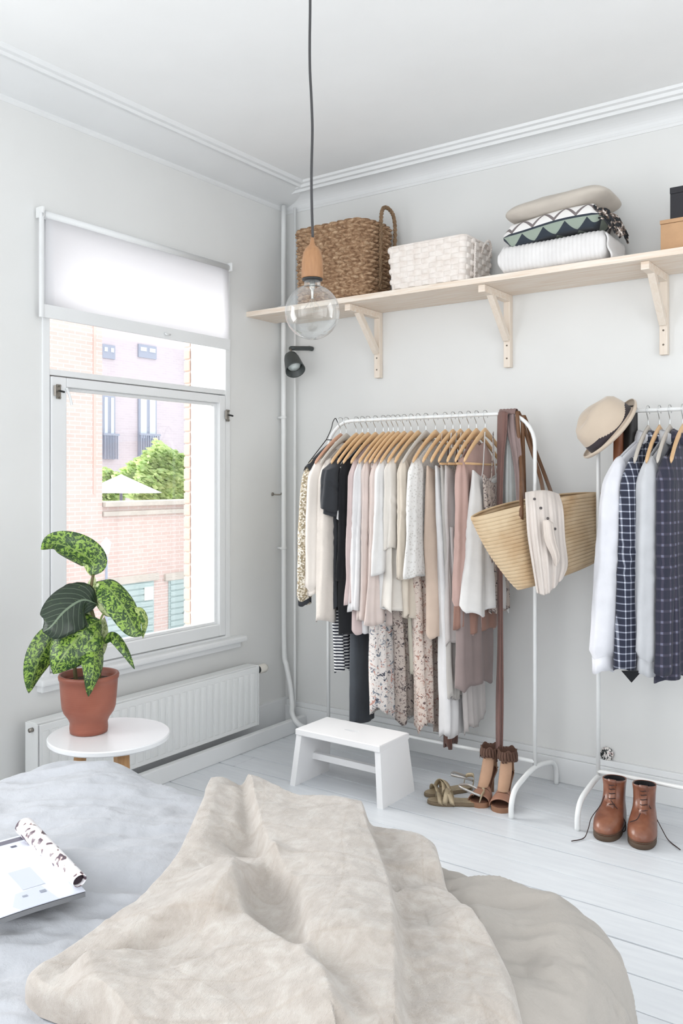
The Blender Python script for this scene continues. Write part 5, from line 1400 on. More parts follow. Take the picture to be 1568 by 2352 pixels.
# undersheet edge: second grey-beige layer hanging on the right side below the quilt
m_lin2 = Mat('grey_beige_linen', srgb(164, 159, 153), 0.92, sheen=0.15, spec=0.15)
m_lin2.vary(5, 0.03); m_lin2.bump(m_lin2.noise(24, 5, rough=0.6), 0.5, 0.008); m_lin2.bump(m_lin2.noise(500, 2), 0.3, 0.0006)
cov = thing('linen_bedspread', 'grey-beige linen bedspread falling in folds over the right side of the bed', 'bedspread', (2.1, -2.3, 0.0))
ux = np.linspace(1.72, BX1 + 0.55, 300); uy = np.linspace(-3.70, BY1 + 0.50, 420)
Xg, Yg = np.meshgrid(ux, uy, indexing='ij')
Xg = Xg + 0.03 * np.sin(Yg * 5) * (1 - (Xg - 1.72) / (BX1 + 0.55 - 1.72))
Q2 = np.stack(quilt(Xg, Yg, 0.022, 0.16), 2); Q2[:, :, 2] = np.maximum(Q2[:, :, 2], 0.014 + 0.004 * vnoise(Xg * 20, Yg * 20))
# long soft folds running towards the foot corner
sd = Xg * 0.92 + Yg * 0.39
Q2[:, :, 2] += 0.011 * (1 - 2 * np.abs(np.sin(sd * 19 + 0.8 * np.sin(Yg * 3)))) * sstep(1.75, 2.0, Xg) * (1 - sstep(BY1 - 0.35, BY1 - 0.02, Yg)) + 0.006 * fbm(sd * 9, (Yg - Xg) * 2.5, 0.0, 4)
MB().grid(Q2).build('cloth', m_lin2.m, cov, solid=0.004)

# ------------------------------------------------------------------ fur throw
thr = thing('fur_throw', 'cream faux fur throw lying in long folds across the bed', 'throw', (1.5, -2.3, BZ))
Lp = [(470, 1812), (462, 1868), (430, 1935), (385, 2010), (300, 2085), (170, 2165), (58, 2250), (222, 2335), (330, 2480), (480, 2760)]
Rp = [(1000, 1925), (1016, 1990), (1036, 2045), (1085, 2105), (1130, 2165), (1170, 2235), (1200, 2310), (1235, 2390), (1275, 2500), (1330, 2760)]
Mt = [(640, 1840), (660, 1895), (690, 1960), (705, 2030), (715, 2110), (725, 2190), (730, 2270), (735, 2370), (760, 2500)]
nt, ns = 300, 340
Lw = spl([AZ(u, v, 0.54)[:2] for u, v in Lp], nt); Rw = spl([AZ(u, v, 0.54)[:2] for u, v in Rp], nt)
# top edge in pixels for the first row
Tp = [(470, 1812), (520, 1800), (560, 1812), (580, 1808), (625, 1838), (690, 1862), (735, 1858), (805, 1858), (830, 1886), (870, 1872), (925, 1872), (975, 1898), (1000, 1925)]
Tw = spl([AZ(u, v, 0.56)[:2] for u, v in Tp], ns)
XY = np.zeros((nt, ns, 2))
ss = np.linspace(0, 1, ns)
for i in range(nt):
    t = i / (nt - 1)
    lin = Lw[i][None] * (1 - ss[:, None]) + Rw[i][None] * ss[:, None]
    corr = Tw - (Tw[0][None] * (1 - ss[:, None]) + Tw[-1][None] * ss[:, None])
    XY[i] = lin + corr * max(0, 1 - t * 2.6) ** 2
X_, Y_ = XY[:, :, 0], XY[:, :, 1]
H_ = np.zeros_like(X_)
def seg_field(pix, z=0.55):
    """signed distance field to a polyline given in picture pixels (positive = to its left walking down)"""
    P = spl([AZ(u, v, z)[:2] for u, v in pix], 60)
    best = np.full(X_.shape, 1e9); sg = np.zeros(X_.shape); tt = np.zeros(X_.shape)
    for k in range(len(P) - 1):
        a, b = P[k], P[k + 1]; ab = b - a; L2 = ab @ ab
        t = np.clip(((X_ - a[0]) * ab[0] + (Y_ - a[1]) * ab[1]) / L2, 0, 1)
        dx = X_ - (a[0] + t * ab[0]); dy = Y_ - (a[1] + t * ab[1]); d = np.hypot(dx, dy)
        m = d < best
        best = np.where(m, d, best); sg = np.where(m, np.sign(ab[0] * dy - ab[1] * dx), sg); tt = np.where(m, (k + t) / (len(P) - 1), tt)
    return best, sg, tt
def ridge(pix, h, wl, wr, ends=(0.05, 0.05)):
    """wl / wr = falloff width to the picture-left / picture-right of the line"""
    global H_
    d, sg, t = seg_field(pix)
    w = np.where(sg < 0, wr, wl) if True else wl
    # walking down the picture (towards the camera) the picture-left lies to the walker's right (sg<0)
    w = np.where(sg < 0, wl, wr)
    env = (sstep(0, ends[0], t) if ends[0] > 0 else 1.0) * (sstep(0, ends[1], 1 - t) if ends[1] > 0 else 1.0)
    H_ = H_ + 0.68 * h * np.exp(-(d / w) ** 2) * env
# flap edges: sharp on one side, long gentle slope on the other
ridge([(572, 1800), (590, 1880), (612, 1960), (650, 2040), (690, 2105), (712, 2170), (716, 2240), (700, 2300)], 0.060, 0.014, 0.10, (0.0, 0.2))
ridge([(822, 1850), (838, 1940), (868, 2015), (888, 2095), (898, 2190), (904, 2300), (906, 2420)], 0.066, 0.12, 0.012, (0.0, 0.0))
ridge([(760, 1850), (790, 2000), (810, 2150), (815, 2350)], 0.020, 0.09, 0.09, (0.0, 0.0))
ridge([(500, 1815), (490, 1880), (470, 1960), (440, 2040)], 0.050, 0.05, 0.05, (0.0, 0.5))
ridge([(470, 1820), (430, 1930), (370, 2020), (290, 2090)], 0.030, 0.03, 0.07, (0.1, 0.4))
ridge([(545, 1830), (545, 1900), (520, 1960)], 0.020, 0.02, 0.03, (0.1, 0.4))
ridge([(640, 1985), (590, 2020), (545, 2080), (500, 2120), (410, 2130), (300, 2160), (205, 2220)], 0.052, 0.10, 0.030, (0.15, 0.25))
ridge([(560, 2010), (530, 2080), (545, 2130), (590, 2185), (650, 2240), (720, 2330), (760, 2440)], 0.060, 0.085, 0.022, (0.15, 0.0))
ridge([(205, 2215), (225, 2290), (260, 2400)], 0.050, 0.03, 0.10, (0.1, 0.0))
ridge([(420, 2230), (470, 2300), (520, 2400)], 0.024, 0.06, 0.06, (0.2, 0.0))
ridge([(940, 1880), (985, 1960), (1000, 2010)], 0.034, 0.06, 0.03, (0.1, 0.3))
ridge([(1000, 2030), (960, 2060), (900, 2050)], 0.020, 0.03, 0.04, (0.2, 0.2))
ridge([(905, 2130), (1000, 2180), (1060, 2130), (1100, 2120)], 0.022, 0.05, 0.04, (0.2, 0.2))
ridge([(1010, 2050), (1080, 2140), (1130, 2230), (1170, 2350)], 0.020, 0.05, 0.05, (0.2, 0.1))
ridge([(960, 2200), (1010, 2290), (1040, 2400)], 0.018, 0.07, 0.07, (0.2, 0.0))
H_ += 0.005 * fbm(X_ * 7, Y_ * 7, 4.0, 3)
# fur relief
H_ += 0.0012 * fbm(X_ * 60, Y_ * 60, 1.0, 3)
# rounded thick border
sb = np.minimum(ss, 1 - ss)[None, :] * 0.75; tb_ = np.minimum(np.linspace(0, 1, nt), 1)[:, None] * 1.1
edge_ = np.clip(np.minimum(sb, tb_) / 0.020, 0, 1); H_ = H_ * (0.35 + 0.65 * edge_)
thick = 0.020 * np.sqrt(1 - (1 - edge_) ** 2)
WR_SCALE[0] = 0.1
zq = quilt(X_, Y_, 0.018)
Zt = zq[2] + H_ + thick + 0.006
Xq = zq[0]; Yq = zq[1]
TH = np.stack([Xq, Yq, Zt], 2)
# back edge tucks down over the far side of the bed
drop = []
for k, (dy, dz) in enumerate(((0.012, 0.020), (0.018, 0.06), (0.02, 0.14), (0.02, 0.26))):
    r = TH[0].copy(); r[:, 1] += dy; r[:, 0] -= dy * 0.3; r[:, 2] = TH[0, :, 2] - dz - 0.0; drop.append(r)
TH = np.concatenate([np.array(drop[::-1]), TH], 0)
# left and right hems close down to the quilt
sideL = TH[:, :1].copy(); sideL[:, 0, 2] -= 0.022; sideR = TH[:, -1:].copy(); sideR[:, 0, 2] -= 0.022
TH = np.concatenate([sideL, TH, sideR], 1)
m_fur = Mat('cream_fur', srgb(222, 213, 203), 1.0, sheen=0.5, spec=0.05)
n1 = m_fur.noise(30, 5, rough=0.65, dist=0.6); c = m_fur.ramp(n1, [(0.3, srgb(172, 163, 154)), (0.5, srgb(186, 178, 170)), (0.7, srgb(199, 194, 187))])
bk_ = m_fur.N('ShaderNodeTexBrick', Scale=1.0, offset=0.0)
for k_2, v_2 in (('Brick Width', 0.30), ('Row Height', 0.105), ('Mortar Size', 0.006), ('Mortar Smooth', 1.0)): bk_.inputs[k_2].default_value = v_2
bk_.inputs['Color1'].default_value = (1, 1, 1, 1); bk_.inputs['Color2'].default_value = (0.93, 0.93, 0.93, 1); bk_.inputs['Mortar'].default_value = (0.90, 0.88, 0.86, 1)
mpn = m_fur.N('ShaderNodeMapping'); tcn = m_fur.N('ShaderNodeTexCoord'); m_fur.L(tcn.outputs['UV'], mpn.inputs[0]); mpn.inputs['Rotation'].default_value = (0, 0, PI / 2)
m_fur.L(mpn.outputs[0], bk_.inputs['Vector'])
m_fur.setcol(m_fur.mix(1.0, c, bk_.outputs['Color'], 'MULTIPLY'))
m_fur.bump(bk_.outputs['Fac'], -0.35, 0.004)
m_fur.bump(m_fur.noise(75, 4, rough=0.7, stretch=(1.6, 0.7, 1), dist=0.8), 0.35, 0.006); m_fur.bump(m_fur.noise(420, 3, rough=0.7, stretch=(1.6, 0.6, 1)), 0.8, 0.0022)
MB().grid(TH, uvscale=(1.0, 1.0)).build('fur', m_fur.m, thr)

# ------------------------------------------------------------------ magazine
mg = thing('magazine', 'open magazine lying on the quilt with one page rolled into a tube', 'magazine', tuple(AZ(90, 2000, 0.53)))
zM = 0.540
c4 = [AZ(u, v, zM) for u, v in ((-170, 1990), (60, 1915), (196, 2046), (-40, 2130))]
m_pg = Mat('magazine_page', srgb(214, 219, 232), 0.4)
m_pg.setcol(m_pg.ramp(m_pg.vor(9, 'F1', out='Color', stretch=(1, 1.3, 1)), [(0.80, srgb(214, 219, 232)), (0.84, srgb(200, 206, 220))], 'CONSTANT'))
def quadgrid(c, n, m, dz=None):
    G = []
    for i in range(n):
        s_ = i / (n - 1)
        row = []
        for j in range(m):
            t = j / (m - 1)
            p = (c[0] * (1 - s_) + c[1] * s_) * (1 - t) + (c[3] * (1 - s_) + c[2] * s_) * t
            p = p + np.array([0, 0, (dz(s_, t) if dz else 0)])
            row.append(p)
        G.append(row)
    return np.array(G)
dzf = lambda s_, t: 0.006 * math.sin(PI * t) + 0.004 * math.sin(2.5 * s_ + 1)
g = quadgrid(c4, 24, 18, dzf); lo = g.copy(); lo[:, :, 2] -= 0.009
def closed_slab(gu, gl):
    n, m = gu.shape[:2]; mb = MB(); mb.grid(gu); mb.grid(gl[::-1])
    for a, b in ((gu[0], gl[0]), (gl[-1], gu[-1])): mb.grid(np.array([a, b]))
    mb.grid(np.array([gl[:, 0], gu[:, 0]])); mb.grid(np.array([gu[:, -1], gl[:, -1]])); return mb
closed_slab(g - [0, 0, 0.001], lo).build('page_block', Mat('page_edges', srgb(120, 122, 126), 0.6).m, mg, smooth=False)
top_ = g.copy(); top_[:, :, 2] += 0.0005
pg = closed_slab(top_ + [0, 0, 0.0012], top_).build('open_page', m_pg.m, mg, smooth=False)
def on_page(s0, s1, t0, t1, col, nm):
    q = [(c4[0] * (1 - a) + c4[1] * a) * (1 - b) + (c4[3] * (1 - a) + c4[2] * a) * b + np.array([0, 0, dzf(a, b) + 0.0022]) for a, b in ((s0, t0), (s1, t0), (s1, t1), (s0, t1))]
    MB().add(q, [(0, 1, 2, 3)]).build(nm, Mat(nm + '_ink', srgb(*col), 0.5).m, pg, smooth=False)
on_page(0.42, 0.96, 0.03, 0.10, (108, 106, 118), 'printed_photo'); on_page(0.74, 0.80, 0.16, 0.19, (90, 92, 110), 'printed_mark')
on_page(0.50, 0.72, 0.55, 0.80, (198, 204, 216), 'printed_picture'); on_page(0.62, 0.68, 0.86, 0.89, (140, 146, 160), 'printed_line')
on_page(0.45, 0.50, 0.86, 0.88, (150, 156, 170), 'printed_line')
# photo strip under the roll at the top
a0 = AZ(56, 1898, 0.558); a1 = AZ(183, 2023, 0.554)
dv = a1 - a0; Lr = np.linalg.norm(dv); dv /= Lr; sv = np.cross(dv, [0, 0, 1.0]); sv /= np.linalg.norm(sv)
G = []
for i in range(30):
    t = i / 29; c = a0 + dv * (Lr * t); r = 0.0185 * (1 - t) + 0.0125 * t
    row = []
    for a in np.linspace(0, 2 * PI * 1.6, 46): rr = r * (1 - 0.05 * a / (2 * PI)); row.append(c + sv * (rr * math.cos(a)) + np.array([0, 0, 1.0]) * (rr * math.sin(a)) + dv * 0.004 * math.sin(a))
    G.append(row)
m_roll = Mat('rolled_page_print', srgb(240, 240, 244), 0.35)
m_roll.setcol(m_roll.ramp(m_roll.noise(70, 1, stretch=(1, 1, 1)), [(0.54, srgb(242, 241, 244)), (0.57, srgb(196, 170, 165)), (0.59, srgb(92, 76, 88))], 'CONSTANT'))
MB().grid(np.array(G)).build('rolled_page', m_roll.m, mg, solid=0.0006)
# cover edge under the magazine, dark inside of the roll
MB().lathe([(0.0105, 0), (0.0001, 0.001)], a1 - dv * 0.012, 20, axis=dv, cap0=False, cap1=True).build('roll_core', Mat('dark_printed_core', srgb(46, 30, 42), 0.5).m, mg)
# ------------------------------------------------------------------ potted plant
pot = thing('potted_plant', 'variegated leafy plant in a terracotta pot on the round white table', 'plant', (0.45, -1.72, TZ))
pc = AZ(204, 1681, TZ); pdp = depth_of(pc); k = pdp / FPX
m_tc = Mat('terracotta', srgb(166, 96, 74), 0.42); m_tc.setcol(m_tc.ramp(m_tc.noise(7, 4), [(0.3, srgb(134, 76, 60)), (0.7, srgb(162, 98, 78))])); m_tc.bump(m_tc.wave(45, 'Z', 1.0, 1), 0.12, 0.001)
prf = [(0, 0), (38, 0), (42, 2), (43, 12), (42, 24), (46, 34), (56, 48), (60, 60), (62, 80), (64, 108), (65, 122), (67, 124), (68, 131), (66, 135), (61, 134), (60, 120), (58, 112), (0, 112)]
MB().lathe([(a * k, b * k) for a, b in prf], pc, 56, cap0=False, cap1=False).build('pot', m_tc.m, pot)
m_soil = Mat('potting_soil', srgb(72, 54, 44), 1.0); m_soil.bump(m_soil.noise(90, 4), 1.0, 0.008)
MB().lathe([(60 * k, 116 * k), (30 * k, 120 * k), (0.001, 119 * k)], pc, 40, cap0=False).build('soil', m_soil.m, pot)
def leafm(name, base, vein, blot, amt):
    m = Mat(name, srgb(*base), 0.32, coat=0.15)
    tc = m.N('ShaderNodeTexCoord'); sp = m.N('ShaderNodeSeparateXYZ'); m.L(tc.outputs['UV'], sp.inputs[0])
    n = m.noise(70, 4, rough=0.65, dist=1.5)
    c = m.mix(m.ramp(n, [(amt, (0, 0, 0)), (amt + 0.06, (1, 1, 1))]), m.mix(m.noise(14, 2), srgb(*base), srgb(*[int(q * 0.75) for q in base])), srgb(*blot))
    mid = m.math('LESS_THAN', m.math('ABSOLUTE', m.math('SUBTRACT', sp.outputs[1], 0.5)), 0.022)
    w = m.wave(1.0, 'X', uv=True, stretch=(2.2, 0, 0))
    side = m.math('MULTIPLY', m.math('LESS_THAN', m.math('FRACT', m.math('ADD', m.math('MULTIPLY', sp.outputs[0], 11.0), m.math('MULTIPLY', m.math('ABSOLUTE', m.math('SUBTRACT', sp.outputs[1], 0.5)), -6.0))), 0.12), 0.45)
    c = m.mix(side, c, srgb(*vein)); c = m.mix(mid, c, srgb(*vein)); m.setcol(c)
    m.bump(m.noise(40, 3), 0.25, 0.002); m.translucent(0.16); return m.m
LM = {'dark': leafm('dark_leaf', (44, 62, 46), (122, 140, 116), (98, 124, 60), 0.64), 'mix': leafm('mottled_leaf', (44, 82, 36), (140, 165, 90), (150, 186, 80), 0.50),
      'light': leafm('yellow_mottled_leaf', (64, 110, 40), (196, 212, 150), (188, 208, 120), 0.44), 'pale': leafm('pale_young_leaf', (168, 190, 120), (220, 226, 190), (208, 218, 168), 0.45)}
def leaf(ctrl, wpx, mat, roll=0.0, fold=0.25, wavy=0.05, shape=0.9, label=None):
    """ctrl: list of (u, v, depth offset from the pot) from base to tip; wpx half width in pixels; roll tilts the blade about its midrib"""
    P = spl([AD(u, v, pdp + d) for u, v, d in ctrl], 26)
    T = np.gradient(P, axis=0); T /= np.linalg.norm(T, axis=1)[:, None]
    toC = (CAM - P); toC /= np.linalg.norm(toC, axis=1)[:, None]
    G = []; n = 13; uv = None
    for i in range(26):
        t = i / 25
        S = np.cross(T[i], toC[i]); S /= np.linalg.norm(S); N = np.cross(S, T[i])
        ca, sa = math.cos(roll), math.sin(roll); S2 = S * ca + N * sa; N2 = N * ca - S * sa
        w = wpx * k * (math.sin(PI * min(1, t ** shape)) ** 0.72) * (1 - 0.25 * t) if 0 < t < 1 else 0.0004
        w = max(w, 0.0006)
        row = []
        for j in range(n):
            q = -1 + 2 * j / (n - 1)
            off = fold * w * (abs(q) ** 1.3) * -1 + wavy * w * math.sin(9 * t + 3 * q + wpx) * abs(q)
            row.append(P[i] + S2 * (q * w) + N2 * off)
        G.append(row)
    return MB().grid(np.array(G)).build('leaf', LM[mat], pot, solid=0.0008, label=label)
leaf([(212, 1322, 0), (212, 1290, 0.0), (170, 1262, -0.02), (125, 1248, -0.03), (94, 1262, -0.03)], 42, 'mix', 0.5, 0.35)
leaf([(214, 1325, 0.01), (208, 1290, 0.02), (196, 1262, 0.03), (182, 1245, 0.04)], 20, 'light', -0.3, 0.3)
leaf([(204, 1418, 0), (203, 1380, 0), (210, 1345, 0), (216, 1322, 0.0)], 15, 'pale', 0.2, 0.5, 0.02)
leaf([(222, 1336, 0.01), (248, 1350, -0.02), (285, 1395, -0.05), (308, 1440, -0.06), (326, 1460, -0.05)], 40, 'mix', 0.5, 0.3)
leaf([(222, 1340, 0.0), (234, 1370, -0.02), (250, 1400, -0.03), (262, 1405, -0.04)], 26, 'pale', -0.4, 0.3)
leaf([(308, 1398, -0.03), (324, 1405, -0.02), (334, 1430, -0.01), (328, 1466, 0.0)], 13, 'light', 0.6, 0.4)
leaf([(224, 1388, -0.02), (190, 1378, -0.05), (150, 1402, -0.09), (118, 1438, -0.12), (98, 1452, -0.12)], 60, 'dark', -0.25, 0.35, label='large dark green leaf')
leaf([(196, 1395, 0.03), (180, 1365, 0.05), (158, 1355, 0.06), (140, 1362, 0.07)], 20, 'dark', 0.3, 0.3)
leaf([(232, 1425, 0), (205, 1440, -0.04), (170, 1475, -0.08), (140, 1515, -0.10), (122, 1548, -0.09)], 58, 'mix', -0.2, 0.3)
leaf([(226, 1440, 0), (215, 1460, -0.05), (185, 1495, -0.07), (160, 1525, -0.08)], 42, 'mix', 0.3, 0.3)
leaf([(172, 1450, 0.02), (128, 1462, 0.0), (98, 1500, -0.02), (78, 1545, -0.03), (66, 1592, -0.02)], 38, 'mix', 0.25, 0.35)
leaf([(220, 1455, -0.01), (218, 1490, -0.05), (214, 1540, -0.115), (203, 1600, -0.125)], 29, 'mix', 0.35, 0.45, 0.08)
leaf([(236, 1478, 0.0), (258, 1462, -0.01), (285, 1492, -0.03), (309, 1537, -0.03)], 14, 'mix', 0.3, 0.35)
leaf([(232, 1510, 0.03), (234, 1475, 0.04), (236, 1440, 0.04), (240, 1418, 0.03)], 15, 'pale', 0.4, 0.3)
leaf([(170, 1480, 0.04), (150, 1462, 0.05), (120, 1468, 0.05), (98, 1490, 0.04)], 22, 'dark', 0.5, 0.3)
m_stem = Mat('green_brown_stem', srgb(96, 88, 52), 0.6).vary(30, 0.2).m
m_stemg = Mat('green_stem', srgb(128, 150, 84), 0.5).m
for pts, r0_, r1_, mt in (([(176, 1572, 0.0), (172, 1540, 0), (172, 1500, 0.01), (178, 1460, 0.02)], 5, 3.2, m_stem), ([(226, 1575, 0.0), (228, 1530, 0.0), (226, 1480, 0), (222, 1440, 0), (210, 1400, 0), (208, 1360, 0), (214, 1320, 0)], 5, 3.4, m_stem),
                          ([(224, 1445, 0.0), (236, 1412, -0.01), (256, 1392, -0.02)], 2.6, 2.0, m_stemg), ([(226, 1490, 0.0), (234, 1478, 0.0), (240, 1474, 0.0)], 1.8, 1.5, m_stemg), ([(210, 1400, 0.0), (214, 1392, -0.01), (224, 1388, -0.02)], 2.6, 2.4, m_stemg),
                          ([(178, 1462, 0.02), (175, 1452, 0.02), (172, 1450, 0.02)], 3, 2.6, m_stemg)):
    MB().tube(spl([AD(u, v, pdp + d) for u, v, d in pts], 16), np.linspace(r0_, r1_, 16) * k, 8).build('stem', mt, pot)

# ------------------------------------------------------------------ round patterned disc behind the right rack post
pk = AY(1393, 1732, -0.012)
dk_ = thing('patterned_disc', 'small round black, white and red patterned disc on the wall beside the right rack post', 'ornament', tuple(pk))
m_dk = Mat('patterned_enamel', srgb(230, 226, 222), 0.4)
m_dk.setcol(m_dk.ramp(m_dk.noise(75, 2, dist=1.0), [(0.40, srgb(34, 38, 38)), (0.47, srgb(226, 222, 218)), (0.62, srgb(150, 60, 66)), (0.66, srgb(52, 62, 56))], 'CONSTANT'))
MB().lathe([(0.0, -0.010), (0.024, -0.010), (0.027, -0.006), (0.027, 0.002), (0.023, 0.006), (0.0, 0.008)], pk, 32, axis=(0, -1, 0), cap0=False, cap1=False).build('disc', m_dk.m, dk_)

# ------------------------------------------------------------------ shoes
def ringshape(L0, L1, w, n=48, toe=0.75, heel=0.9, waist=0.0):
    """closed outline along local +x (heel at L0, toe at L1)"""
    out = []
    for i in range(n):
        a = 2 * PI * i / n; c, s_ = math.cos(a), math.sin(a)
        x = (L0 + L1) / 2 + (L1 - L0) / 2 * math.copysign(abs(c) ** toe, c)
        u = (x - L0) / (L1 - L0 + 1e-9)
        ww = w * (1 - 0.16 * (1 - u)) * (1 - waist * math.exp(-((u - 0.42) / 0.16) ** 2))
        out.append((x, ww * math.copysign(abs(s_) ** heel, s_)))
    return out
def place(pts, o, ang, mirror=1):
    ca, sa = math.cos(ang), math.sin(ang); r = []
    for p in pts: x, y = p[0], p[1] * mirror; r.append((o[0] + x * ca - y * sa, o[1] + x * sa + y * ca, o[2] + p[2]))
    return r
m_boot = Mat('brown_boot_leather', srgb(140, 84, 56), 0.38, coat=0.2)
m_boot.setcol(m_boot.ramp(m_boot.noise(14, 4), [(0.3, srgb(92, 54, 42)), (0.55, srgb(124, 76, 56)), (0.8, srgb(152, 102, 78))])); m_boot.bump(m_boot.noise(90, 4), 0.25, 0.001); m_boot = m_boot.m
m_sole = Mat('tan_boot_sole', srgb(84, 68, 54), 0.7).m
m_lace = Mat('dark_lace', srgb(58, 40, 38), 0.8).m
m_lin_b = Mat('black_boot_lining', srgb(24, 22, 26), 0.9).m
def boot(label, o, ang, mir, loose):
    t = thing('leather_boot', label, 'boot', o, 'pair of brown leather lace-up boots')
    L = 0.245
    B = lambda ps: place(ps, o, ang, mir)
    # sole
    so = []
    for z, s_ in ((0.0, 0.97), (0.003, 1.0), (0.015, 1.0), (0.022, 0.97)):
        so.append(B([(L / 2 + (x - L / 2) * s_, y * s_, z) for x, y in ringshape(0, L, 0.052, waist=0.12)]))
    MB().grid(np.array(so), cv=True, cap0=True, cap1=True).build('sole', m_sole, t)
    # upper: horizontal rings, toe box then instep then shaft
    prof = [(0.020, 0.004, L - 0.005, 0.049), (0.035, 0.003, L - 0.003, 0.050), (0.050, 0.003, L - 0.012, 0.049), (0.062, 0.004, L - 0.032, 0.046), (0.070, 0.005, L - 0.062, 0.043),
            (0.078, 0.006, L - 0.095, 0.040), (0.088, 0.008, L - 0.118, 0.038), (0.100, 0.009, L - 0.134, 0.037), (0.115, 0.010, L - 0.146, 0.037), (0.132, 0.008, L - 0.150, 0.038), (0.148, 0.005, L - 0.147, 0.040), (0.158, 0.003, L - 0.143, 0.041)]
    G = []
    for z, a, b, w in prof:
        rs = ringshape(a, b, w, waist=0.05 if z < 0.07 else 0)
        tilt = 0.0
        G.append(B([(x, y, z + (0.012 * (x - a) / (b - a) if z > 0.12 else 0) - (0.010 * abs(y / w) * 0 )) for x, y in rs]))
    n_out = len(G)
    up_ = MB().grid(np.array(G), cv=True)
    upo = up_.build('upper', m_boot, t, solid=0.003, sub=0)
    Gi = []
    for z, a, b, w in [prof[-1], prof[-2], prof[-4], prof[-6]]:
        rs = ringshape(a + 0.004, b - 0.004, w - 0.004); Gi.append(B([(x, y, z + (0.012 * (x - a) / (b - a) if z > 0.12 else 0) - 0.001) for x, y in rs]))
    MB().grid(np.array(Gi), cv=True, cap1=True).build('lining', m_lin_b, t)
    # tongue and facing, lace bars
    fx_ = lambda z: np.interp(z, [p[0] for p in prof], [p[2] for p in prof])
    MB().strip(B([(fx_(z) + 0.001, 0, z) for z in np.linspace(0.082, 0.172, 8)]), np.array(B([(0, 0.014, 0)])[0]) - np.array(B([(0, 0, 0)])[0]), 0.004).build('tongue', m_boot, t)
    for i, z in enumerate(np.linspace(0.090, 0.150, 5)):
        x = fx_(z) + 0.004
        MB().tube(spl(B([(x - 0.012, -0.019, z + 0.004), (x, -0.008, z), (x, 0.008, z + 0.003), (x - 0.012, 0.019, z + 0.001)]), 12), 0.0017, 6).build('lace', m_lace, t)
    for pl_ in loose:
        MB().tube(spl(pl_, 30), 0.0017, 6).build('loose_lace', m_lace, t)
    seam = B([(x * 1.0, y, 0.0235) for x, y in ringshape(0.001, L - 0.001, 0.0515, waist=0.12)]); seam.append(seam[0])
    MB().tube(seam, 0.0018, 6, caps=False).build('welt', m_sole, t)
    return t
def yawof(a, b):
    p, q = AZ(*a, 0.0), AZ(*b, 0.0); return math.atan2(q[1] - p[1], q[0] - p[0]), tuple(p)
t1 = AZ(1384, 1934, 0.0); a1_ = math.radians(-84)
o1 = (t1[0] - 0.245 * math.cos(a1_), t1[1] - 0.245 * math.sin(a1_), 0.0)
t2 = AZ(1470, 1953, 0.0); a2_ = math.radians(-78)
o2 = (t2[0] - 0.245 * math.cos(a2_), t2[1] - 0.245 * math.sin(a2_), 0.0)
fl = lambda u, v, z=0.004: tuple(AZ(u, v, z))
boot('left brown leather ankle boot with a loose lace trailing left, next to the rack foot', o1, a1_, 1, [[AZ(1388, 1828, 0.13), AZ(1378, 1850, 0.09), AZ(1358, 1878, 0.05), AZ(1350, 1905, 0.02), fl(1340, 1925), fl(1312, 1932)], [AZ(1402, 1838, 0.11), AZ(1432, 1880, 0.05), fl(1436, 1905), fl(1428, 1912)]])
boot('right brown leather ankle boot with a loose lace trailing right', o2, a2_, 1, [[AZ(1490, 1850, 0.11), AZ(1506, 1878, 0.06), AZ(1520, 1905, 0.03), fl(1535, 1930), fl(1562, 1952)], [AZ(1470, 1868, 0.10), AZ(1462, 1882, 0.085), AZ(1446, 1888, 0.07)]])

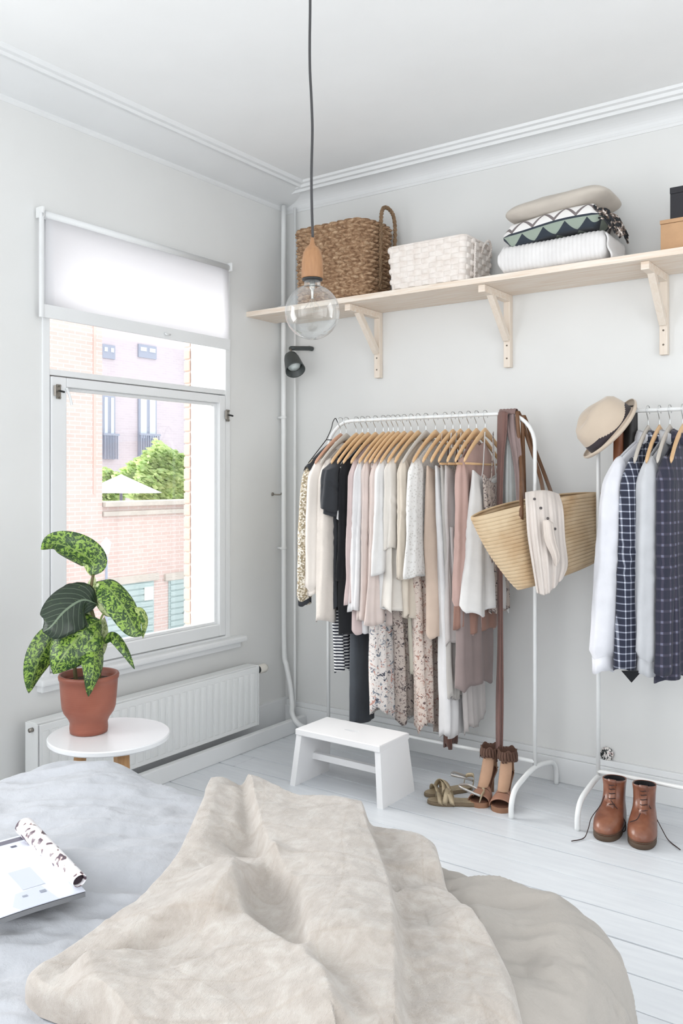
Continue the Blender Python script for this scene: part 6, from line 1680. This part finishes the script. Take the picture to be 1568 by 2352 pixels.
# high heels
m_nude = Mat('nude_suede', srgb(178, 142, 116), 0.7).vary(20, 0.1).m
m_band = Mat('rosy_tan_leather', srgb(162, 120, 100), 0.5).vary(20, 0.1).m
m_brs = Mat('brown_fringed_suede', srgb(92, 66, 54), 0.85).vary(40, 0.2).m
m_hsole = Mat('tan_platform', srgb(150, 110, 84), 0.5).m
m_in = Mat('dark_insole', srgb(96, 62, 46), 0.7).m
def heel(label, o, ang, mir):
    t = thing('heeled_sandal', label, 'shoe', o, 'pair of tan high-heeled sandals')
    B = lambda ps: place(ps, o, ang, mir)
    # footbed profile: x along the foot (heel 0 -> toe L), z top
    L = 0.205
    xs = np.linspace(0, L, 26)
    def zt(x): u = x / L; return 0.020 + 0.078 * (1 - sstep(0.05, 0.68, u))
    def hw(x): u = x / L; return 0.024 + 0.014 * sstep(0.45, 0.78, u) - 0.004 * math.exp(-((u - 0.35) / 0.15) ** 2)
    G = []
    for x in xs:
        u = x / L; rnd = math.sqrt(max(0.05, 1 - max(0, (u - 0.84) / 0.16) ** 2)) * math.sqrt(max(0.2, 1 - max(0, (0.1 - u) / 0.1) ** 2)); w = hw(x) * rnd
        zb_ = 0.0 if u > 0.58 else zt(x) - 0.010 + 0.0
        zb_ = zt(x) - 0.010 if u < 0.50 else (zt(x) - 0.010) * (1 - sstep(0.50, 0.66, u))
        G.append(B([(x, -w, zt(x)), (x, w, zt(x)), (x, w * 0.96, max(zb_, 0.0)), (x, -w * 0.96, max(zb_, 0.0))]))
    MB().grid(np.array(G), cv=True, cap0=True, cap1=True).build('platform_sole', m_hsole, t, autosmooth=0.8)
    MB().grid(np.array([B([(x, q * hw(x) * 0.9 * math.sqrt(max(0.05, 1 - max(0, (x / L - 0.84) / 0.16) ** 2)), zt(x) + 0.0012) for q in np.linspace(-1, 1, 5)]) for x in xs])).build('insole', m_in, t, solid=0.001)
    MB().tube(B([(0.018, 0, 0.088), (0.012, 0, 0.05), (0.010, 0, 0.0)]), [0.014, 0.007, 0.0055], 12).build('heel', m_hsole, t)
    # toe band
    def arch(x0, x1, h0, h1, nx, mat, name, wob=0.0):
        G = []
        for x in np.linspace(x0, x1, nx):
            w = hw(x) + 0.003; z0 = zt(x); h = h0 + (h1 - h0) * (x - x0) / (x1 - x0)
            G.append(B([(x, w * math.cos(a), z0 - 0.006 + (h + 0.006) * math.sin(a) ** 0.8) for a in np.linspace(0, PI, 20)]))
        return MB().grid(np.array(G)).build(name, mat, t, solid=0.002)
    arch(0.138, 0.186, 0.036, 0.024, 8, m_band, 'toe_band')
    arch(0.118, 0.134, 0.040, 0.036, 4, m_band, 'strap')
    # tall front panel rising to the ankle
    P = B([(0.148, 0, 0.058), (0.120, 0, 0.078), (0.095, 0, 0.105), (0.076, 0, 0.138), (0.066, 0, 0.172)])
    P = spl(P, 16); side = np.array(B([(0, 1, 0)])[0]) - np.array(B([(0, 0, 0)])[0])
    G = []
    for i, p in enumerate(P):
        q = i / 15; w = 0.019 + 0.004 * math.sin(PI * q)
        G.append([p + side * (w * math.sin(a)) + (np.array(B([(-1, 0, 0)])[0]) - np.array(B([(0, 0, 0)])[0])) * (0.016 * (1 - math.cos(a))) for a in np.linspace(-1.4, 1.4, 11)])
    MB().grid(np.array(G)).build('vamp', m_nude, t, solid=0.002)
    # heel counter
    G = []
    for z in np.linspace(0, 1, 8):
        G.append(B([(0.036 - 0.036 * math.cos(a), (0.026 - 0.003 * z) * math.sin(a), zt(0.02) + 0.075 * z * (1 - 0.2 * abs(math.sin(a)))) for a in np.linspace(-1.5, 1.5, 16)]))
    MB().grid(np.array(G)).build('heel_counter', m_nude, t, solid=0.002)
    # ankle cuff with cut fringe
    rg = np.random.default_rng(int(o[0] * 1000)); 
    G = []
    for q in np.linspace(0, 1, 5):
        G.append(B([(0.040 + (0.034 + 0.006 * q) * math.cos(a), (0.030 + 0.006 * q) * math.sin(a), 0.155 + 0.036 * q + 0.007 * math.sin(5 * a) * q) for a in np.linspace(0, 2 * PI, 40, endpoint=False)]))
    cf = MB().grid(np.array(G), cv=True).build('ankle_cuff', m_brs, t, solid=0.002)
    fr_ = MB()
    for a in np.linspace(0, 2 * PI, 20, endpoint=False):
        r = 0.040; L2 = 0.030 + 0.02 * rg.random()
        pts = B([(0.040 + r * math.cos(a), r * 0.85 * math.sin(a), 0.190), (0.040 + (r + 0.008) * math.cos(a), (r + 0.006) * 0.85 * math.sin(a), 0.172), (0.040 + (r + 0.010) * math.cos(a + 0.1), (r + 0.006) * 0.85 * math.sin(a + 0.1), 0.190 - L2)])
        w_ = np.array(B([(-math.sin(a) * 0.005, math.cos(a) * 0.005, 0)])[0]) - np.array(B([(0, 0, 0)])[0])
        fr_.strip(spl(pts, 6), w_, 0.0015)
    fr_.build('fringe', m_brs, cf, kind='stuff')
h1 = AZ(1095, 1856, 0.0); h2 = AZ(1146, 1868, 0.0); ha = math.radians(-82); hb_ = math.radians(-76)
heel('left tan high-heeled peep-toe sandal with fringed brown ankle cuff', (h1[0] - 0.205 * math.cos(ha), h1[1] - 0.205 * math.sin(ha), 0.0), ha, 1)
heel('right tan high-heeled peep-toe sandal with fringed brown ankle cuff, touching the rack foot', (h2[0] - 0.205 * math.cos(hb_), h2[1] - 0.205 * math.sin(hb_), 0.0), hb_, 1)

# flat metallic sandals
m_gold = Mat('worn_gold_leather', srgb(184, 168, 140), 0.45, metal=0.25).vary(40, 0.2).m
m_gsole = Mat('dark_sandal_sole', srgb(118, 102, 80), 0.6).m
m_clear = Mat('silver_strap', srgb(196, 192, 188), 0.3, metal=0.5).m
def sandal(label, o, ang, mir):
    t = thing('flat_sandal', label, 'shoe', o, 'pair of gold flat sandals'); B = lambda ps: place(ps, o, ang, mir); L = 0.215
    so = []
    for z, s_ in ((0.0, 0.96), (0.003, 1.0), (0.012, 1.0), (0.014, 0.98)): so.append(B([(L / 2 + (x - L / 2) * s_, y * s_, z) for x, y in ringshape(0, L, 0.037, waist=0.22)]))
    MB().grid(np.array(so), cv=True, cap0=True, cap1=True).build('sole', m_gsole, t)
    MB().grid(np.array([B([(L / 2 + (x - L / 2) * s_, y * s_, 0.0155) for x, y in ringshape(0, L, 0.036, waist=0.22)]) for s_ in (0.98, 0.5, 0.02)]), cv=True).build('insole', m_gold, t)
    for (xa, xb, h, w) in ((0.150, 0.120, 0.040, 0.010), (0.118, 0.150, 0.046, 0.009), (0.175, 0.165, 0.030, 0.009)):
        pts = [(xa + (xb - xa) * q, 0.036 * math.cos(PI * q), 0.010 + h * math.sin(PI * q)) for q in np.linspace(0, 1, 14)]
        wv_ = np.array(B([(w, 0, 0.004)])[0]) - np.array(B([(0, 0, 0)])[0])
        MB().strip(B(pts), wv_, 0.0022).build('strap', m_gold, t)
    MB().strip(spl(B([(0.02, -0.030, 0.012), (0.010, -0.030, 0.045), (-0.004, 0.0, 0.056), (0.010, 0.030, 0.045), (0.02, 0.030, 0.012)]), 20), np.array([0, 0, 0.008]), 0.002).build('heel_strap', m_gold, t)
    MB().strip(spl(B([(0.012, -0.030, 0.045), (0.060, -0.034, 0.065), (0.095, 0.0, 0.070), (0.060, 0.034, 0.065), (0.012, 0.030, 0.045)]), 24), np.array([0, 0, 0.0045]), 0.0018).build('ankle_strap', m_clear, t)
g1 = AZ(975, 1830, 0.0); g2_ = AZ(1004, 1846, 0.0)
sa1, sa2 = math.radians(-122), math.radians(-150)
sandal('left flat gold sandal with crossed straps lying beside the stool', (g1[0] - 0.215 * math.cos(sa1), g1[1] - 0.215 * math.sin(sa1), 0.0), sa1, 1)
sandal('right flat gold sandal with crossed straps, nearer the heeled pair', (g2_[0] - 0.14 * math.cos(sa2) + 0.03, g2_[1] - 0.14 * math.sin(sa2) + 0.02, 0.0), sa2, -1)
